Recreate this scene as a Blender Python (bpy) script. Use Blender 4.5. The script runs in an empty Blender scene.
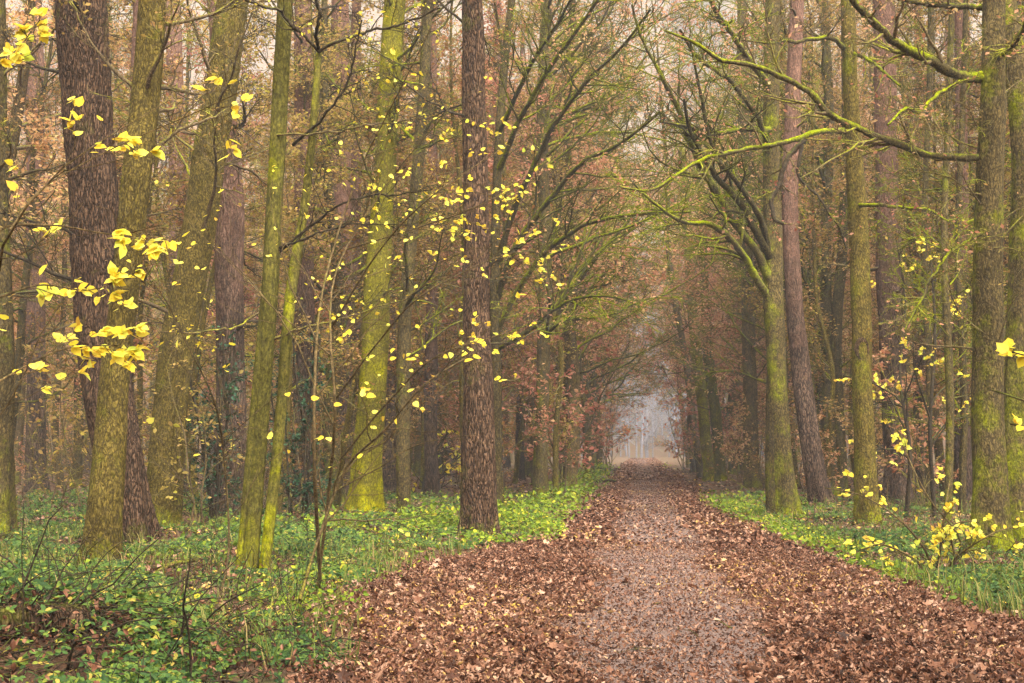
import bpy, math
import numpy as np
from mathutils import Matrix, Vector, Euler

R = np.random.default_rng(11)
S = bpy.context.scene
COL = S.collection
rad = math.radians

# ------------------------------------------------------------------ camera, sky, sun, exposure
F = 1422.2
CAMZ = 1.6
cd = bpy.data.cameras.new('camera'); cam = bpy.data.objects.new('camera', cd); COL.objects.link(cam)
cd.sensor_width = 36; cd.lens = 50; cd.clip_start = 0.05; cd.clip_end = 3000
YAW = math.atan((640 - 512) / F); PITCH = math.atan((448 - 341.5) / F)
cam.location = (0, 0, CAMZ); cam.rotation_euler = (rad(90) + PITCH, 0, YAW)
S.camera = cam
ROT = np.array(Euler((rad(90) + PITCH, 0, YAW)).to_matrix())

SUN_EL, SUN_AZ = 52, 150            # azimuth counted clockwise from +Y
W = bpy.data.worlds.new('World'); S.world = W; W.use_nodes = True
nt = W.node_tree
bg = nt.nodes['Background']
sky = nt.nodes.new('ShaderNodeTexSky'); sky.sky_type = 'NISHITA'; sky.sun_disc = False
sky.sun_elevation = rad(SUN_EL); sky.sun_rotation = rad(SUN_AZ); sky.dust_density = 6; sky.air_density = 1.0; sky.ozone_density = 1
hs = nt.nodes.new('ShaderNodeHueSaturation'); hs.inputs['Saturation'].default_value = 0.0
nt.links.new(sky.outputs[0], hs.inputs['Color']); tn = nt.nodes.new('ShaderNodeMix'); tn.data_type = 'RGBA'; tn.blend_type = 'MULTIPLY'; tn.inputs['Factor'].default_value = 1; tn.inputs[7].default_value = (1, 0.95, 0.87, 1)   # overcast, warm white balance
nt.links.new(hs.outputs[0], tn.inputs[6]); nt.links.new(tn.outputs[2], bg.inputs['Color'])
bg.inputs['Strength'].default_value = 0.15
sd = bpy.data.lights.new('sun', 'SUN'); sd.energy = 0.9; sd.angle = rad(40); sd.color = (1, 0.93, 0.82)
so = bpy.data.objects.new('sun', sd); COL.objects.link(so)
sv = Vector((math.sin(rad(SUN_AZ)) * math.cos(rad(SUN_EL)), math.cos(rad(SUN_AZ)) * math.cos(rad(SUN_EL)), math.sin(rad(SUN_EL))))
so.rotation_euler = sv.to_track_quat('Z', 'Y').to_euler(); so.location = (0, 0, 60)

S.view_settings.view_transform = 'Standard'; S.view_settings.look = 'None'
S.view_settings.exposure = 2.28; S.view_settings.gamma = 1.0
S.render.engine = 'CYCLES'
cy = S.cycles
cy.use_denoising = True
cy.max_bounces = 10; cy.diffuse_bounces = 7; cy.glossy_bounces = 2; cy.transmission_bounces = 4; cy.volume_bounces = 1
cy.sample_clamp_indirect = 6
HAZE_DENSITY = 0.0008

# ------------------------------------------------------------------ pixel / ground helpers
def at(px, py, Y):
    d = ROT @ np.array([(px - 512) / F, -(py - 341.5) / F, -1.0])
    return np.array([0, 0, CAMZ]) + d * (Y / d[1])

def sstep(a, b, v):
    t = np.clip((v - a) / (b - a), 0, 1); return t * t * (3 - 2 * t)

YE = [0, 8, 10, 13, 15, 18, 21, 24, 30, 40, 60, 400]
LE = [-1.7, -1.8, -2.0, -2.7, -3.2, -3.1, -2.6, -1.75, -1.7, -1.6, -1.5, -1.6]
RE = [4.0, 4.0, 4.0, 3.5, 3.2, 2.95, 2.8, 2.6, 2.3, 1.9, 2.0, 2.0]
def ledge(y): return np.interp(y, YE, LE)
def redge(y): return np.interp(y, YE, RE)

def wob(x, y):
    return (np.sin(x * 1.3 + y * 0.7 + 1) + np.sin(x * 0.5 - y * 0.9 + 2) + np.sin(x * 2.3 + y * 1.9) * 0.5) / 2.5

def terr(x, y):
    x = np.asarray(x, float); y = np.asarray(y, float)
    lo = ledge(y) - x; ro = x - redge(y)
    off = np.maximum(lo, ro)
    z = 0.05 * sstep(-0.3, 2.5, off) + 0.06 * wob(x, y) * sstep(0, 1.5, off)
    u = np.maximum(y - 165 - 65 * (1 - sstep(12, 34, np.abs(x - 1))), 0); z = z + 0.55 * u * u / (u + 60) + 1.5 * wob(x * 0.05, y * 0.05) * sstep(165, 230, y)     # wooded slope far behind
    z = z + 0.02 * wob(x * 3, y * 3) * sstep(-0.5, 0.5, off)
    z = z + 0.32 * np.exp(-(((x + 4.3) / 1.0) ** 2 + ((y - 9.9) / 1.3) ** 2))     # brush heap on the left
    return z

def base_depth(py, z=0.1):
    return (CAMZ - z) * F / (py - 448)

# ------------------------------------------------------------------ mesh helpers
def mesh_from(name, V, faces, attr=None, smooth=True):
    """faces: list of int arrays (n,3) / (n,4). attr: dict name -> per-vertex floats"""
    V = np.asarray(V, np.float32)
    me = bpy.data.meshes.new(name)
    me.vertices.add(len(V)); me.vertices.foreach_set('co', V.ravel())
    faces = [np.asarray(f, np.int32) for f in faces if len(f)]
    nl = sum(f.size for f in faces); npoly = sum(len(f) for f in faces)
    me.loops.add(nl); me.polygons.add(npoly)
    me.loops.foreach_set('vertex_index', np.concatenate([f.ravel() for f in faces]))
    tot = np.concatenate([np.full(len(f), f.shape[1], np.int32) for f in faces])
    st = np.concatenate([[0], np.cumsum(tot)[:-1]]).astype(np.int32)
    me.polygons.foreach_set('loop_start', st)
    me.polygons.foreach_set('loop_total', tot)
    me.polygons.foreach_set('use_smooth', np.full(npoly, smooth))
    me.update(calc_edges=True)
    if attr:
        for k, a in attr.items():
            at_ = me.attributes.new(k, 'FLOAT', 'POINT'); at_.data.foreach_set('value', np.asarray(a, np.float32))
    return me

def link(name, me, mat, parent=None):
    if mat is not None and not len(me.materials): me.materials.append(mat)
    o = bpy.data.objects.new(name, me); COL.objects.link(o)
    if parent is not None: o.parent = parent
    return o

def tag(o, label=None, cat=None, group=None, kind=None):
    if label: o['label'] = label
    if cat: o['category'] = cat
    if group: o['group'] = group
    if kind: o['kind'] = kind
    return o

def empty(name, loc, label=None, cat=None, group=None):
    o = bpy.data.objects.new(name, None); COL.objects.link(o); o.location = loc; o.empty_display_size = 0.3
    return tag(o, label, cat, group)

def copy_tree(o, parent=None):
    c = o.copy(); COL.objects.link(c)
    if parent is not None: c.parent = parent
    for ch in list(o.children): copy_tree(ch, c)
    return c

def unit(v):
    return v / np.maximum(np.linalg.norm(v, axis=-1, keepdims=True), 1e-9)

def tubes(P, Rr, sides, lump=0.0, rng=None):
    """M polylines of N points -> verts, quads"""
    M, N, _ = P.shape
    T = unit(np.gradient(P, axis=1))
    avg = unit(P[:, -1] - P[:, 0])
    ref = np.where(np.abs(avg[:, 2:3]) > 0.8, np.array([[1., 0, 0]]), np.array([[0, 0, 1.]]))
    A = unit(np.cross(T, ref[:, None, :])); B = np.cross(T, A)
    an = np.arange(sides) * 2 * np.pi / sides
    rr = Rr[:, :, None] * np.ones(sides)
    if lump and rng is not None:
        rr = rr * (1 + lump * rng.standard_normal(rr.shape))
    V = P[:, :, None, :] + rr[..., None] * (np.cos(an)[:, None] * A[:, :, None, :] + np.sin(an)[:, None] * B[:, :, None, :])
    V = V.reshape(-1, 3)
    m, n, s = np.meshgrid(np.arange(M), np.arange(N - 1), np.arange(sides), indexing='ij')
    s2 = (s + 1) % sides; b = m * N * sides
    Fq = np.stack([b + n * sides + s, b + n * sides + s2, b + (n + 1) * sides + s2, b + (n + 1) * sides + s], -1).reshape(-1, 4)
    return V, Fq

class Acc:
    def __init__(s): s.V = []; s.F = []; s.n = 0; s.A = []
    def add(s, V, *Fs, a=None):
        s.V.append(V)
        for f in Fs: s.F.append(np.asarray(f) + s.n)
        s.A.append(np.zeros(len(V)) if a is None else a); s.n += len(V); return s
    def obj(s, name, mat, parent=None, origin=None, smooth=True):
        V = np.concatenate(s.V)
        if origin is not None: V = V - np.asarray(origin)
        q = [f for f in s.F if f.shape[1] == 4]; t = [f for f in s.F if f.shape[1] == 3]
        fs = ([np.concatenate(q)] if q else []) + ([np.concatenate(t)] if t else [])
        return link(name, mesh_from(name, V, fs, {'rnd': np.concatenate(s.A)}, smooth), mat, parent)

def spline(P, n):
    """Catmull-Rom through rows of P (any dims), n samples, by chord length of first 3 cols"""
    P = np.asarray(P, float)
    if len(P) == 2: P = np.stack([P[0], (P[0] + P[1]) / 2, P[1]])
    d = np.concatenate([[0], np.cumsum(np.linalg.norm(np.diff(P[:, :3], axis=0), axis=1))])
    t = np.linspace(0, d[-1], n)
    m = np.gradient(P, d, axis=0)
    i = np.clip(np.searchsorted(d, t, side='right') - 1, 0, len(P) - 2)
    h = (d[i + 1] - d[i])[:, None]; u = ((t - d[i]))[:, None] / h
    return ((2 * u**3 - 3 * u**2 + 1) * P[i] + (u**3 - 2 * u**2 + u) * h * m[i] + (-2 * u**3 + 3 * u**2) * P[i + 1] + (u**3 - u**2) * h * m[i + 1])

def grow(st, di, ln, n, wobble=0.15, trop=0.0, rng=R, sag=0.0):
    """random-walk polylines"""
    M = len(st); P = np.zeros((M, n, 3)); P[:, 0] = st; d = unit(di.copy())
    step = (ln / (n - 1))[:, None]
    for k in range(1, n):
        d = d + wobble * rng.standard_normal((M, 3)); d[:, 2] += trop - sag * k / n
        d = unit(d); P[:, k] = P[:, k - 1] + d * step
    return P

def sprout(P, Rr, per, t0, t1, lfac, spread, n, rng=R, wobble=0.2, trop=0.0, rfac=0.55, rmin=0.003, flat=0.0, ljit=0.4, lmin=0.0):
    """children along polylines P (M,N,3)"""
    M, N, _ = P.shape
    L = np.linalg.norm(np.diff(P, axis=1), axis=2).sum(1)
    mi = np.repeat(np.arange(M), per); t = t0 + (t1 - t0) * rng.random(len(mi))
    f = t * (N - 1); i = np.minimum(f.astype(int), N - 2); u = (f - i)[:, None]
    st = P[mi, i] * (1 - u) + P[mi, i + 1] * u
    tan = unit(P[mi, i + 1] - P[mi, i])
    side = rng.standard_normal((len(mi), 3)); side[:, 2] *= (1 - flat)
    side = unit(side - (side * tan).sum(1, keepdims=True) * tan)
    di = unit(tan + side * spread * (0.6 + 0.8 * rng.random((len(mi), 1))))
    ln = np.maximum(L[mi] * lfac * (1 - 0.6 * t) * (1 - ljit + 2 * ljit * rng.random(len(mi))), lmin)
    Q = grow(st, di, ln, n, wobble, trop, rng)
    r0 = np.maximum((Rr[mi, i] * (1 - u[:, 0]) + Rr[mi, i + 1] * u[:, 0]) * rfac, rmin)
    tp = np.linspace(1, 0.25, n)
    return Q, np.maximum(r0[:, None] * tp, rmin * 0.7)

LEAF8 = (np.array([[0, 0, 0], [.3, .27, .06], [.3, -.27, .06], [.7, .24, .05], [.7, -.24, .05], [1, 0, -.08], [.35, 0, 0], [.7, 0, -.02]]),
         np.array([[6, 7, 3, 1], [2, 4, 7, 6]]), np.array([[0, 6, 1], [0, 2, 6], [3, 7, 5], [7, 4, 5]]))
CURL8 = (np.array([[0, 0, 0], [.25, .2, .2], [.3, -.25, .16], [.6, .2, .26], [.65, -.16, .3], [.85, 0.04, .3], [.3, 0, .02], [.65, 0, .12]]),
         LEAF8[1], LEAF8[2])
LOBED = (np.array([[0, 0, 0], [.1, .12, .02], [.05, .42, .08], [.35, .24, .03], [.55, .5, .1], [.6, .2, .04], [1.0, 0, -.1],
                   [.6, -.2, .04], [.55, -.5, .1], [.35, -.24, .03], [.05, -.42, .08], [.1, -.12, .02], [.35, 0, 0]]),
         np.zeros((0, 4), int), np.array([[12, i, i + 1] for i in range(11)][::-1] + [[12, 11, 0]])[:, [0, 2, 1]])
HEART = (np.array([[0, 0, 0], [-.04, .18, .01], [.18, .38, .03], [.55, .34, .02], [1.0, 0, -.07], [.55, -.34, .02], [.18, -.38, .03], [-.04, -.18, .01], [.4, 0, -.015]]),
         np.zeros((0, 4), int), np.array([[8, (i + 1) % 8, i] for i in range(8)]))
DIAM = (np.array([[0, 0, 0], [.45, .3, .05], [1, 0, -.03], [.45, -.3, .05]]), np.array([[0, 3, 2, 1]]), np.zeros((0, 3), int))

def leaves(acc, C, size, nrm, tmpl, rng=R, dirs=None, val=None):
    """leaf cards at C; nrm: preferred normals (n,3)"""
    n = len(C)
    if n == 0: return
    N_ = unit(nrm)
    d = rng.standard_normal((n, 3)) if dirs is None else dirs
    X = unit(d - (d * N_).sum(1, keepdims=True) * N_); Y = np.cross(N_, X)
    V0, Q, T = tmpl
    size = np.broadcast_to(size, (n,))[:, None, None]
    V = C[:, None, :] + size * (V0[None, :, 0:1] * X[:, None] + V0[None, :, 1:2] * Y[:, None] + V0[None, :, 2:3] * N_[:, None])
    k = len(V0); off = (np.arange(n) * k)[:, None, None]
    val = rng.random(n) if val is None else val
    fs = []
    if len(Q): fs.append((Q[None] + off).reshape(-1, 4))
    if len(T): fs.append((T[None] + off).reshape(-1, 3))
    acc.add(V.reshape(-1, 3), *fs, a=np.repeat(val, k))

def along(P, n, rng=R, t0=0.2, t1=1.0):
    M, N, _ = P.shape
    mi = rng.integers(0, M, n); f = (t0 + (t1 - t0) * rng.random(n)) * (N - 1); i = np.minimum(f.astype(int), N - 2); u = (f - i)[:, None]
    return P[mi, i] * (1 - u) + P[mi, i + 1] * u, unit(P[mi, i + 1] - P[mi, i])

# ------------------------------------------------------------------ materials
class NT:
    def __init__(s, name):
        s.m = bpy.data.materials.new(name); s.m.use_nodes = True; s.t = s.m.node_tree; s.t.nodes.clear()
        s.out = s.n('ShaderNodeOutputMaterial')
    def n(s, typ, **kw):
        x = s.t.nodes.new(typ)
        for k, v in kw.items(): setattr(x, k, v)
        return x
    def l(s, a, b): s.t.links.new(a, b)
    def val(s, sock, v):
        if hasattr(v, 'is_output'): s.l(v, sock)
        else: sock.default_value = v
    def math(s, op, a, b=0.0, clamp=False):
        x = s.n('ShaderNodeMath', operation=op, use_clamp=clamp); s.val(x.inputs[0], a); s.val(x.inputs[1], b); return x.outputs[0]
    def mix(s, f, a, b):
        x = s.n('ShaderNodeMix', data_type='RGBA'); s.val(x.inputs['Factor'], f)
        s.val(x.inputs[6], a if hasattr(a, 'is_output') else (*a, 1)); s.val(x.inputs[7], b if hasattr(b, 'is_output') else (*b, 1)); return x.outputs[2]
    def ramp(s, f, stops):
        x = s.n('ShaderNodeValToRGB'); s.l(f, x.inputs[0]); e = x.color_ramp.elements
        while len(e) < len(stops): e.new(0.5)
        for el, (p, c) in zip(e, stops):
            el.position = p; el.color = (*c, 1) if isinstance(c, tuple) else (c, c, c, 1)
        return x.outputs[0]
    def coords(s, scale=(1, 1, 1)):
        tc = s.n('ShaderNodeTexCoord'); mp = s.n('ShaderNodeMapping'); mp.inputs['Scale'].default_value = scale
        s.l(tc.outputs['Object'], mp.inputs[0]); return mp.outputs[0]
    def noise(s, vec, scale, detail=4, rough=0.6, out=0):
        x = s.n('ShaderNodeTexNoise'); s.l(vec, x.inputs['Vector']); x.inputs['Scale'].default_value = scale
        x.inputs['Detail'].default_value = detail; x.inputs['Roughness'].default_value = rough; return x.outputs[out]
    def bsdf(s, color, rough=0.85, bump=None, strength=0.5, dist=0.02, trans=None, spec=0.25):
        b = s.n('ShaderNodeBsdfPrincipled'); s.val(b.inputs['Base Color'], color if hasattr(color, 'is_output') else (*color, 1))
        s.val(b.inputs['Roughness'], rough); b.inputs['Specular IOR Level'].default_value = spec
        if bump is not None:
            bn = s.n('ShaderNodeBump'); bn.inputs['Strength'].default_value = strength; bn.inputs['Distance'].default_value = dist
            s.l(bump, bn.inputs['Height']); s.l(bn.outputs[0], b.inputs['Normal'])
        o = b.outputs[0]
        if trans:
            t = s.n('ShaderNodeBsdfTranslucent'); s.val(t.inputs['Color'], color if hasattr(color, 'is_output') else (*color, 1))
            mx = s.n('ShaderNodeMixShader'); mx.inputs[0].default_value = trans; s.l(o, mx.inputs[1]); s.l(t.outputs[0], mx.inputs[2]); o = mx.outputs[0]
        s.l(o, s.out.inputs['Surface']); return s.m

def bark(name, dark, light, moss, moss_amt, furrow=1.0, zscale=0.18, red_top=None, moss_bright=None, fscale=16):
    s = NT(name)
    v = s.coords((1, 1, zscale)); v1 = s.coords()
    vn = s.noise(v, 6, 3, 0.5, out=1)
    dist = s.n('ShaderNodeMix', data_type='RGBA'); dist.inputs['Factor'].default_value = 0.22
    s.l(v, dist.inputs[6]); s.l(vn, dist.inputs[7])
    vo = s.n('ShaderNodeTexVoronoi', feature='DISTANCE_TO_EDGE'); s.l(dist.outputs[2], vo.inputs['Vector']); vo.inputs['Scale'].default_value = fscale
    crack = s.ramp(vo.outputs['Distance'], [(0.03, 0.0), (0.22, 1.0)])
    fine = s.noise(v, 30, 5, 0.7)
    big = s.noise(v1, 1.7, 4, 0.6)
    hgt = s.math('ADD', s.math('MULTIPLY', crack, 0.7 * furrow), s.math('MULTIPLY', fine, 0.5))
    col = s.mix(s.ramp(hgt, [(0.15, 0.0), (0.3 + 0.7 * furrow, 1.0)]), dark, light)
    oi = s.n('ShaderNodeObjectInfo')
    if red_top is not None:
        sx = s.n('ShaderNodeSeparateXYZ'); s.l(v1, sx.inputs[0])
        zf = s.math('ADD', s.math('MULTIPLY', sx.outputs[2], 0.13), s.math('SUBTRACT', big, 1.0))
        col = s.mix(s.ramp(zf, [(0.0, 0.0), (0.6, 1.0)]), col, red_top)
    # moss: patches, thicker on upward faces and on the weather side
    geo = s.n('ShaderNodeNewGeometry'); sn = s.n('ShaderNodeSeparateXYZ'); s.l(geo.outputs['Normal'], sn.inputs[0])
    mf = s.math('ADD', s.math('MULTIPLY', sn.outputs[2], 0.45), s.math('MULTIPLY', sn.outputs[0], -0.12))
    mf = s.math('ADD', mf, s.math('MULTIPLY', s.math('SUBTRACT', big, 0.5), 2.3))
    mf = s.math('ADD', mf, s.math('MULTIPLY', s.math('SUBTRACT', s.noise(v1, 14, 4, 0.7), 0.5), 0.9))
    mf = s.math('ADD', mf, s.math('MULTIPLY', s.math('SUBTRACT', oi.outputs['Random'], 0.5), 0.35))
    sz = s.n('ShaderNodeSeparateXYZ'); s.l(v1, sz.inputs[0])
    if zscale < 0.9: mf = s.math('ADD', mf, s.math('MAXIMUM', s.math('SUBTRACT', 0.3, s.math('MULTIPLY', sz.outputs[2], 0.25)), -0.12))     # thickest at the foot
    mf = s.ramp(s.math('ADD', mf, moss_amt), [(0.25, 0.0), (0.85, 1.0)])
    mb = moss_bright or tuple(min(1, c * 1.7) for c in moss)
    mcol = s.mix(s.ramp(s.noise(v1, 9, 5, 0.7), [(0.35, 0.0), (0.65, 1.0)]), moss, mb)
    col = s.mix(mf, col, mcol)
    hv = s.n('ShaderNodeHueSaturation'); s.l(col, hv.inputs['Color']); hv.inputs['Saturation'].default_value = 1.08
    streak = s.ramp(s.noise(v, 34, 6, 0.8), [(0.34, 0.3), (0.66, 1.7)]); spots = s.ramp(s.noise(v1, 26, 5, 0.75), [(0.32, 0.45), (0.68, 1.55)])
    patch = s.ramp(s.noise(v1, 3.1, 4, 0.6), [(0.3, 0.75), (0.7, 1.25)])
    vv = s.math('MULTIPLY', s.math('MULTIPLY', streak, spots), patch)
    s.l(s.math('MULTIPLY', vv, s.math('ADD', s.math('MULTIPLY', oi.outputs['Random'], 0.4), 0.8)), hv.inputs['Value'])
    hgt = s.math('ADD', hgt, s.math('MULTIPLY', s.noise(v1, 40, 4, 0.8), 0.35))
    return s.bsdf(hv.outputs[0], 0.9, hgt, 0.9, 0.03 * furrow + 0.006, spec=0.06)

def leafmat(name, stops, trans=0.35, rough=0.6, objvar=0.0, patch=0.0, spots=0.0):
    s = NT(name)
    a = s.n('ShaderNodeAttribute', attribute_name='rnd')
    c = s.ramp(a.outputs['Fac'], stops)
    if objvar:
        oi = s.n('ShaderNodeObjectInfo'); hv = s.n('ShaderNodeHueSaturation'); s.l(c, hv.inputs['Color'])
        s.l(s.math('ADD', s.math('MULTIPLY', oi.outputs['Random'], objvar), 1 - objvar / 2), hv.inputs['Value'])
        s.l(s.math('ADD', s.math('MULTIPLY', oi.outputs['Random'], 0.05), 0.475), hv.inputs['Hue']); c = hv.outputs[0]
    if patch:
        v = s.coords(); n = s.noise(v, 0.8, 3)
        hv = s.n('ShaderNodeHueSaturation'); s.l(c, hv.inputs['Color'])
        s.l(s.math('ADD', s.math('MULTIPLY', n, patch), 1 - patch / 2), hv.inputs['Value']); c = hv.outputs[0]
    if spots:
        c = s.mix(s.ramp(s.noise(s.coords(), 55, 3, 0.6), [(0.6, 0.0), (0.72, spots)]), c, (0.3, 0.15, 0.03))
    return s.bsdf(c, rough, trans=trans, spec=0.1)

M = {}
M['olive'] = bark('olive_bark', (0.035, 0.025, 0.01), (0.12, 0.09, 0.026), (0.085, 0.085, 0.01), 0.22, 0.55, 0.4, fscale=26)
M['green'] = bark('green_bark', (0.05, 0.044, 0.014), (0.11, 0.095, 0.024), (0.115, 0.115, 0.008), 0.36, 0.25, 0.3, fscale=22)
M['lime'] = bark('bright_moss_bark', (0.07, 0.06, 0.012), (0.13, 0.112, 0.02), (0.15, 0.14, 0.008), 0.42, 0.25, 0.4, fscale=22)
M['pine'] = bark('dark_ridged_bark', (0.014, 0.009, 0.006), (0.105, 0.064, 0.041), (0.06, 0.06, 0.012), -0.02, 1.2, 0.2, fscale=32)
M['purple'] = bark('mauve_pine_bark', (0.022, 0.015, 0.012), (0.115, 0.076, 0.054), (0.06, 0.06, 0.014), -0.15, 1.0, 0.2, red_top=(0.14, 0.08, 0.058), fscale=22)
M['brown'] = bark('brown_bark', (0.028, 0.02, 0.012), (0.115, 0.08, 0.036), (0.08, 0.08, 0.012), 0.1, 0.6, 0.4, fscale=24)
M['mossy'] = bark('mossy_bark', (0.026, 0.02, 0.012), (0.095, 0.07, 0.03), (0.08, 0.085, 0.01), 0.28, 0.5, 0.42, moss_bright=(0.15, 0.16, 0.01), fscale=24)
M['limb'] = bark('mossy_limb', (0.025, 0.02, 0.012), (0.09, 0.07, 0.03), (0.11, 0.125, 0.01), 0.42, 0.3, 1.0, moss_bright=(0.2, 0.22, 0.014), fscale=30)
M['twig'] = bark('twig_bark', (0.05, 0.036, 0.022), (0.14, 0.1, 0.055), (0.13, 0.13, 0.015), 0.2, 0.2, 1.0, fscale=30)
M['mist_tint'] = bark('mist_tinted_bark', (0.12, 0.115, 0.13), (0.2, 0.19, 0.21), (0.16, 0.165, 0.15), -0.2, 0.2, 1.0, fscale=8)  # mist put into the bark colour of the trees beyond the path
M['stem'] = bark('sapling_bark', (0.04, 0.028, 0.015), (0.11, 0.078, 0.038), (0.09, 0.08, 0.015), -0.15, 0.2, 0.5, fscale=40)
M['darktwig'] = bark('dark_twig_bark', (0.018, 0.013, 0.01), (0.055, 0.042, 0.026), (0.07, 0.08, 0.012), -0.1, 0.2, 1.0, fscale=30)
M['rust'] = leafmat('rust_leaves', [(0, (0.3, 0.13, 0.065)), (0.4, (0.5, 0.23, 0.12)), (0.75, (0.58, 0.33, 0.19)), (1, (0.6, 0.42, 0.17))], trans=0.55, objvar=0.4)
M['tan'] = leafmat('tan_leaves', [(0, (0.2, 0.12, 0.035)), (0.5, (0.32, 0.2, 0.06)), (0.8, (0.38, 0.19, 0.085)), (1, (0.42, 0.34, 0.04))], trans=0.55, objvar=0.4)
M['yellow'] = leafmat('yellow_leaves', [(0, (0.5, 0.3, 0.04)), (0.12, (0.66, 0.46, 0.04)), (0.45, (0.76, 0.62, 0.05)), (0.85, (0.78, 0.7, 0.12)), (1, (0.42, 0.5, 0.05))], 0.4, spots=0.7)
M['litter'] = leafmat('fallen_leaves', [(0, (0.018, 0.01, 0.007)), (0.25, (0.065, 0.026, 0.015)), (0.5, (0.135, 0.056, 0.03)), (0.72, (0.22, 0.108, 0.062)), (0.88, (0.36, 0.22, 0.15)), (0.95, (0.42, 0.25, 0.06)), (1, (0.6, 0.4, 0.05))], 0.08, 0.45, patch=0.7)
M['bramble'] = leafmat('bramble_leaves', [(0, (0.02, 0.045, 0.014)), (0.35, (0.05, 0.1, 0.025)), (0.6, (0.095, 0.155, 0.028)), (0.82, (0.16, 0.21, 0.03)), (0.92, (0.25, 0.24, 0.03)), (1, (0.4, 0.28, 0.06))], 0.3, 0.5, patch=0.9)
M['fresh'] = leafmat('fresh_green_leaves', [(0, (0.07, 0.12, 0.012)), (0.5, (0.13, 0.19, 0.015)), (0.9, (0.24, 0.29, 0.02)), (1, (0.48, 0.4, 0.03))], 0.35, 0.5)
M['grass'] = leafmat('grass_blades', [(0, (0.07, 0.1, 0.02)), (0.5, (0.12, 0.15, 0.025)), (0.8, (0.2, 0.18, 0.05)), (1, (0.28, 0.2, 0.08))], 0.3, 0.6)
M['evergreen'] = leafmat('evergreen_leaves', [(0, (0.008, 0.03, 0.014)), (0.6, (0.02, 0.055, 0.025)), (1, (0.05, 0.1, 0.04))], 0.1, 0.35)

def ground_mat():
    s = NT('forest_floor'); v = s.coords()
    a = s.noise(v, 1.2, 6, 0.65); b = s.noise(v, 22, 6, 0.75)
    c = s.ramp(b, [(0.3, (0.03, 0.018, 0.01)), (0.5, (0.1, 0.05, 0.026)), (0.7, (0.2, 0.11, 0.06))])
    c2 = s.mix(s.ramp(a, [(0.5, 0.0), (0.62, 0.6)]), c, (0.06, 0.085, 0.02))
    return s.bsdf(c2, 0.95, b, 0.8, 0.04)
def path_mat():
    s = NT('leafy_gravel_path'); v = s.coords()
    sx = s.n('ShaderNodeSeparateXYZ'); s.l(v, sx.inputs[0])
    off = s.math('ABSOLUTE', s.math('SUBTRACT', sx.outputs[0], 0.2))
    off = s.math('ADD', off, s.math('MULTIPLY', s.math('SUBTRACT', s.noise(v, 0.9, 5, 0.65), 0.5), 1.6))
    b = s.noise(v, 34, 6, 0.8); st = s.n('ShaderNodeTexVoronoi'); s.l(v, st.inputs['Vector']); st.inputs['Scale'].default_value = 38
    grav = s.mix(s.ramp(b, [(0.3, 0.0), (0.7, 1.0)]), (0.07, 0.045, 0.037), (0.24, 0.165, 0.14))
    lit = s.ramp(b, [(0.3, (0.06, 0.028, 0.015)), (0.5, (0.16, 0.075, 0.04)), (0.7, (0.28, 0.14, 0.08))])
    col = s.mix(s.ramp(off, [(0.7, 0.0), (1.3, 1.0)]), grav, lit)
    return s.bsdf(col, 0.9, s.math('ADD', b, st.outputs[0]), 0.8, 0.03)
M['ground'] = ground_mat(); M['path'] = path_mat()

# ------------------------------------------------------------------ ground and path
def grid(name, xs, ys, zfun, mat, label):
    X, Y = np.meshgrid(xs, ys)
    V = np.stack([X, Y, zfun(X, Y)], -1).reshape(-1, 3)
    nx, ny = len(xs), len(ys)
    i, j = np.meshgrid(np.arange(nx - 1), np.arange(ny - 1)); b = (j * nx + i).ravel()
    o = link(name, mesh_from(name, V, [np.stack([b, b + 1, b + nx + 1, b + nx], 1)]), mat)
    return tag(o, label, None, None, 'structure')
xs = np.unique(np.concatenate([np.linspace(-600, -40, 20), np.linspace(-40, -8, 50), np.linspace(-8, 8, 130), np.linspace(8, 40, 50), np.linspace(40, 600, 20)]))
ys = np.unique(np.concatenate([np.linspace(-30, 6, 20), np.linspace(6, 40, 220), np.linspace(40, 200, 140), np.linspace(200, 420, 40), np.linspace(430, 1500, 12)]))
grid('ground', xs, ys, terr, M['ground'], 'brown woodland floor covered with rotting leaves')
ty = np.concatenate([np.linspace(2, 40, 240), np.linspace(40.5, 185, 130)])
tu = np.linspace(0, 1, 40)
PY, PU = np.meshgrid(ty, tu, indexing='ij')
PX = ledge(PY) - 0.1 + (redge(PY) - ledge(PY) + 0.2) * PU
PZ = terr(PX, PY) + 0.012 + 0.02 * np.sin(np.pi * PU)
n_, m_ = PX.shape; i, j = np.meshgrid(np.arange(m_ - 1), np.arange(n_ - 1)); b = (j * m_ + i).ravel()
tag(link('path', mesh_from('path', np.stack([PX, PY, PZ], -1).reshape(-1, 3), [np.stack([b, b + 1, b + m_ + 1, b + m_], 1)]), M['path']),
    'straight gravel path running into the wood under brown leaves', None, None, 'structure')

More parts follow.
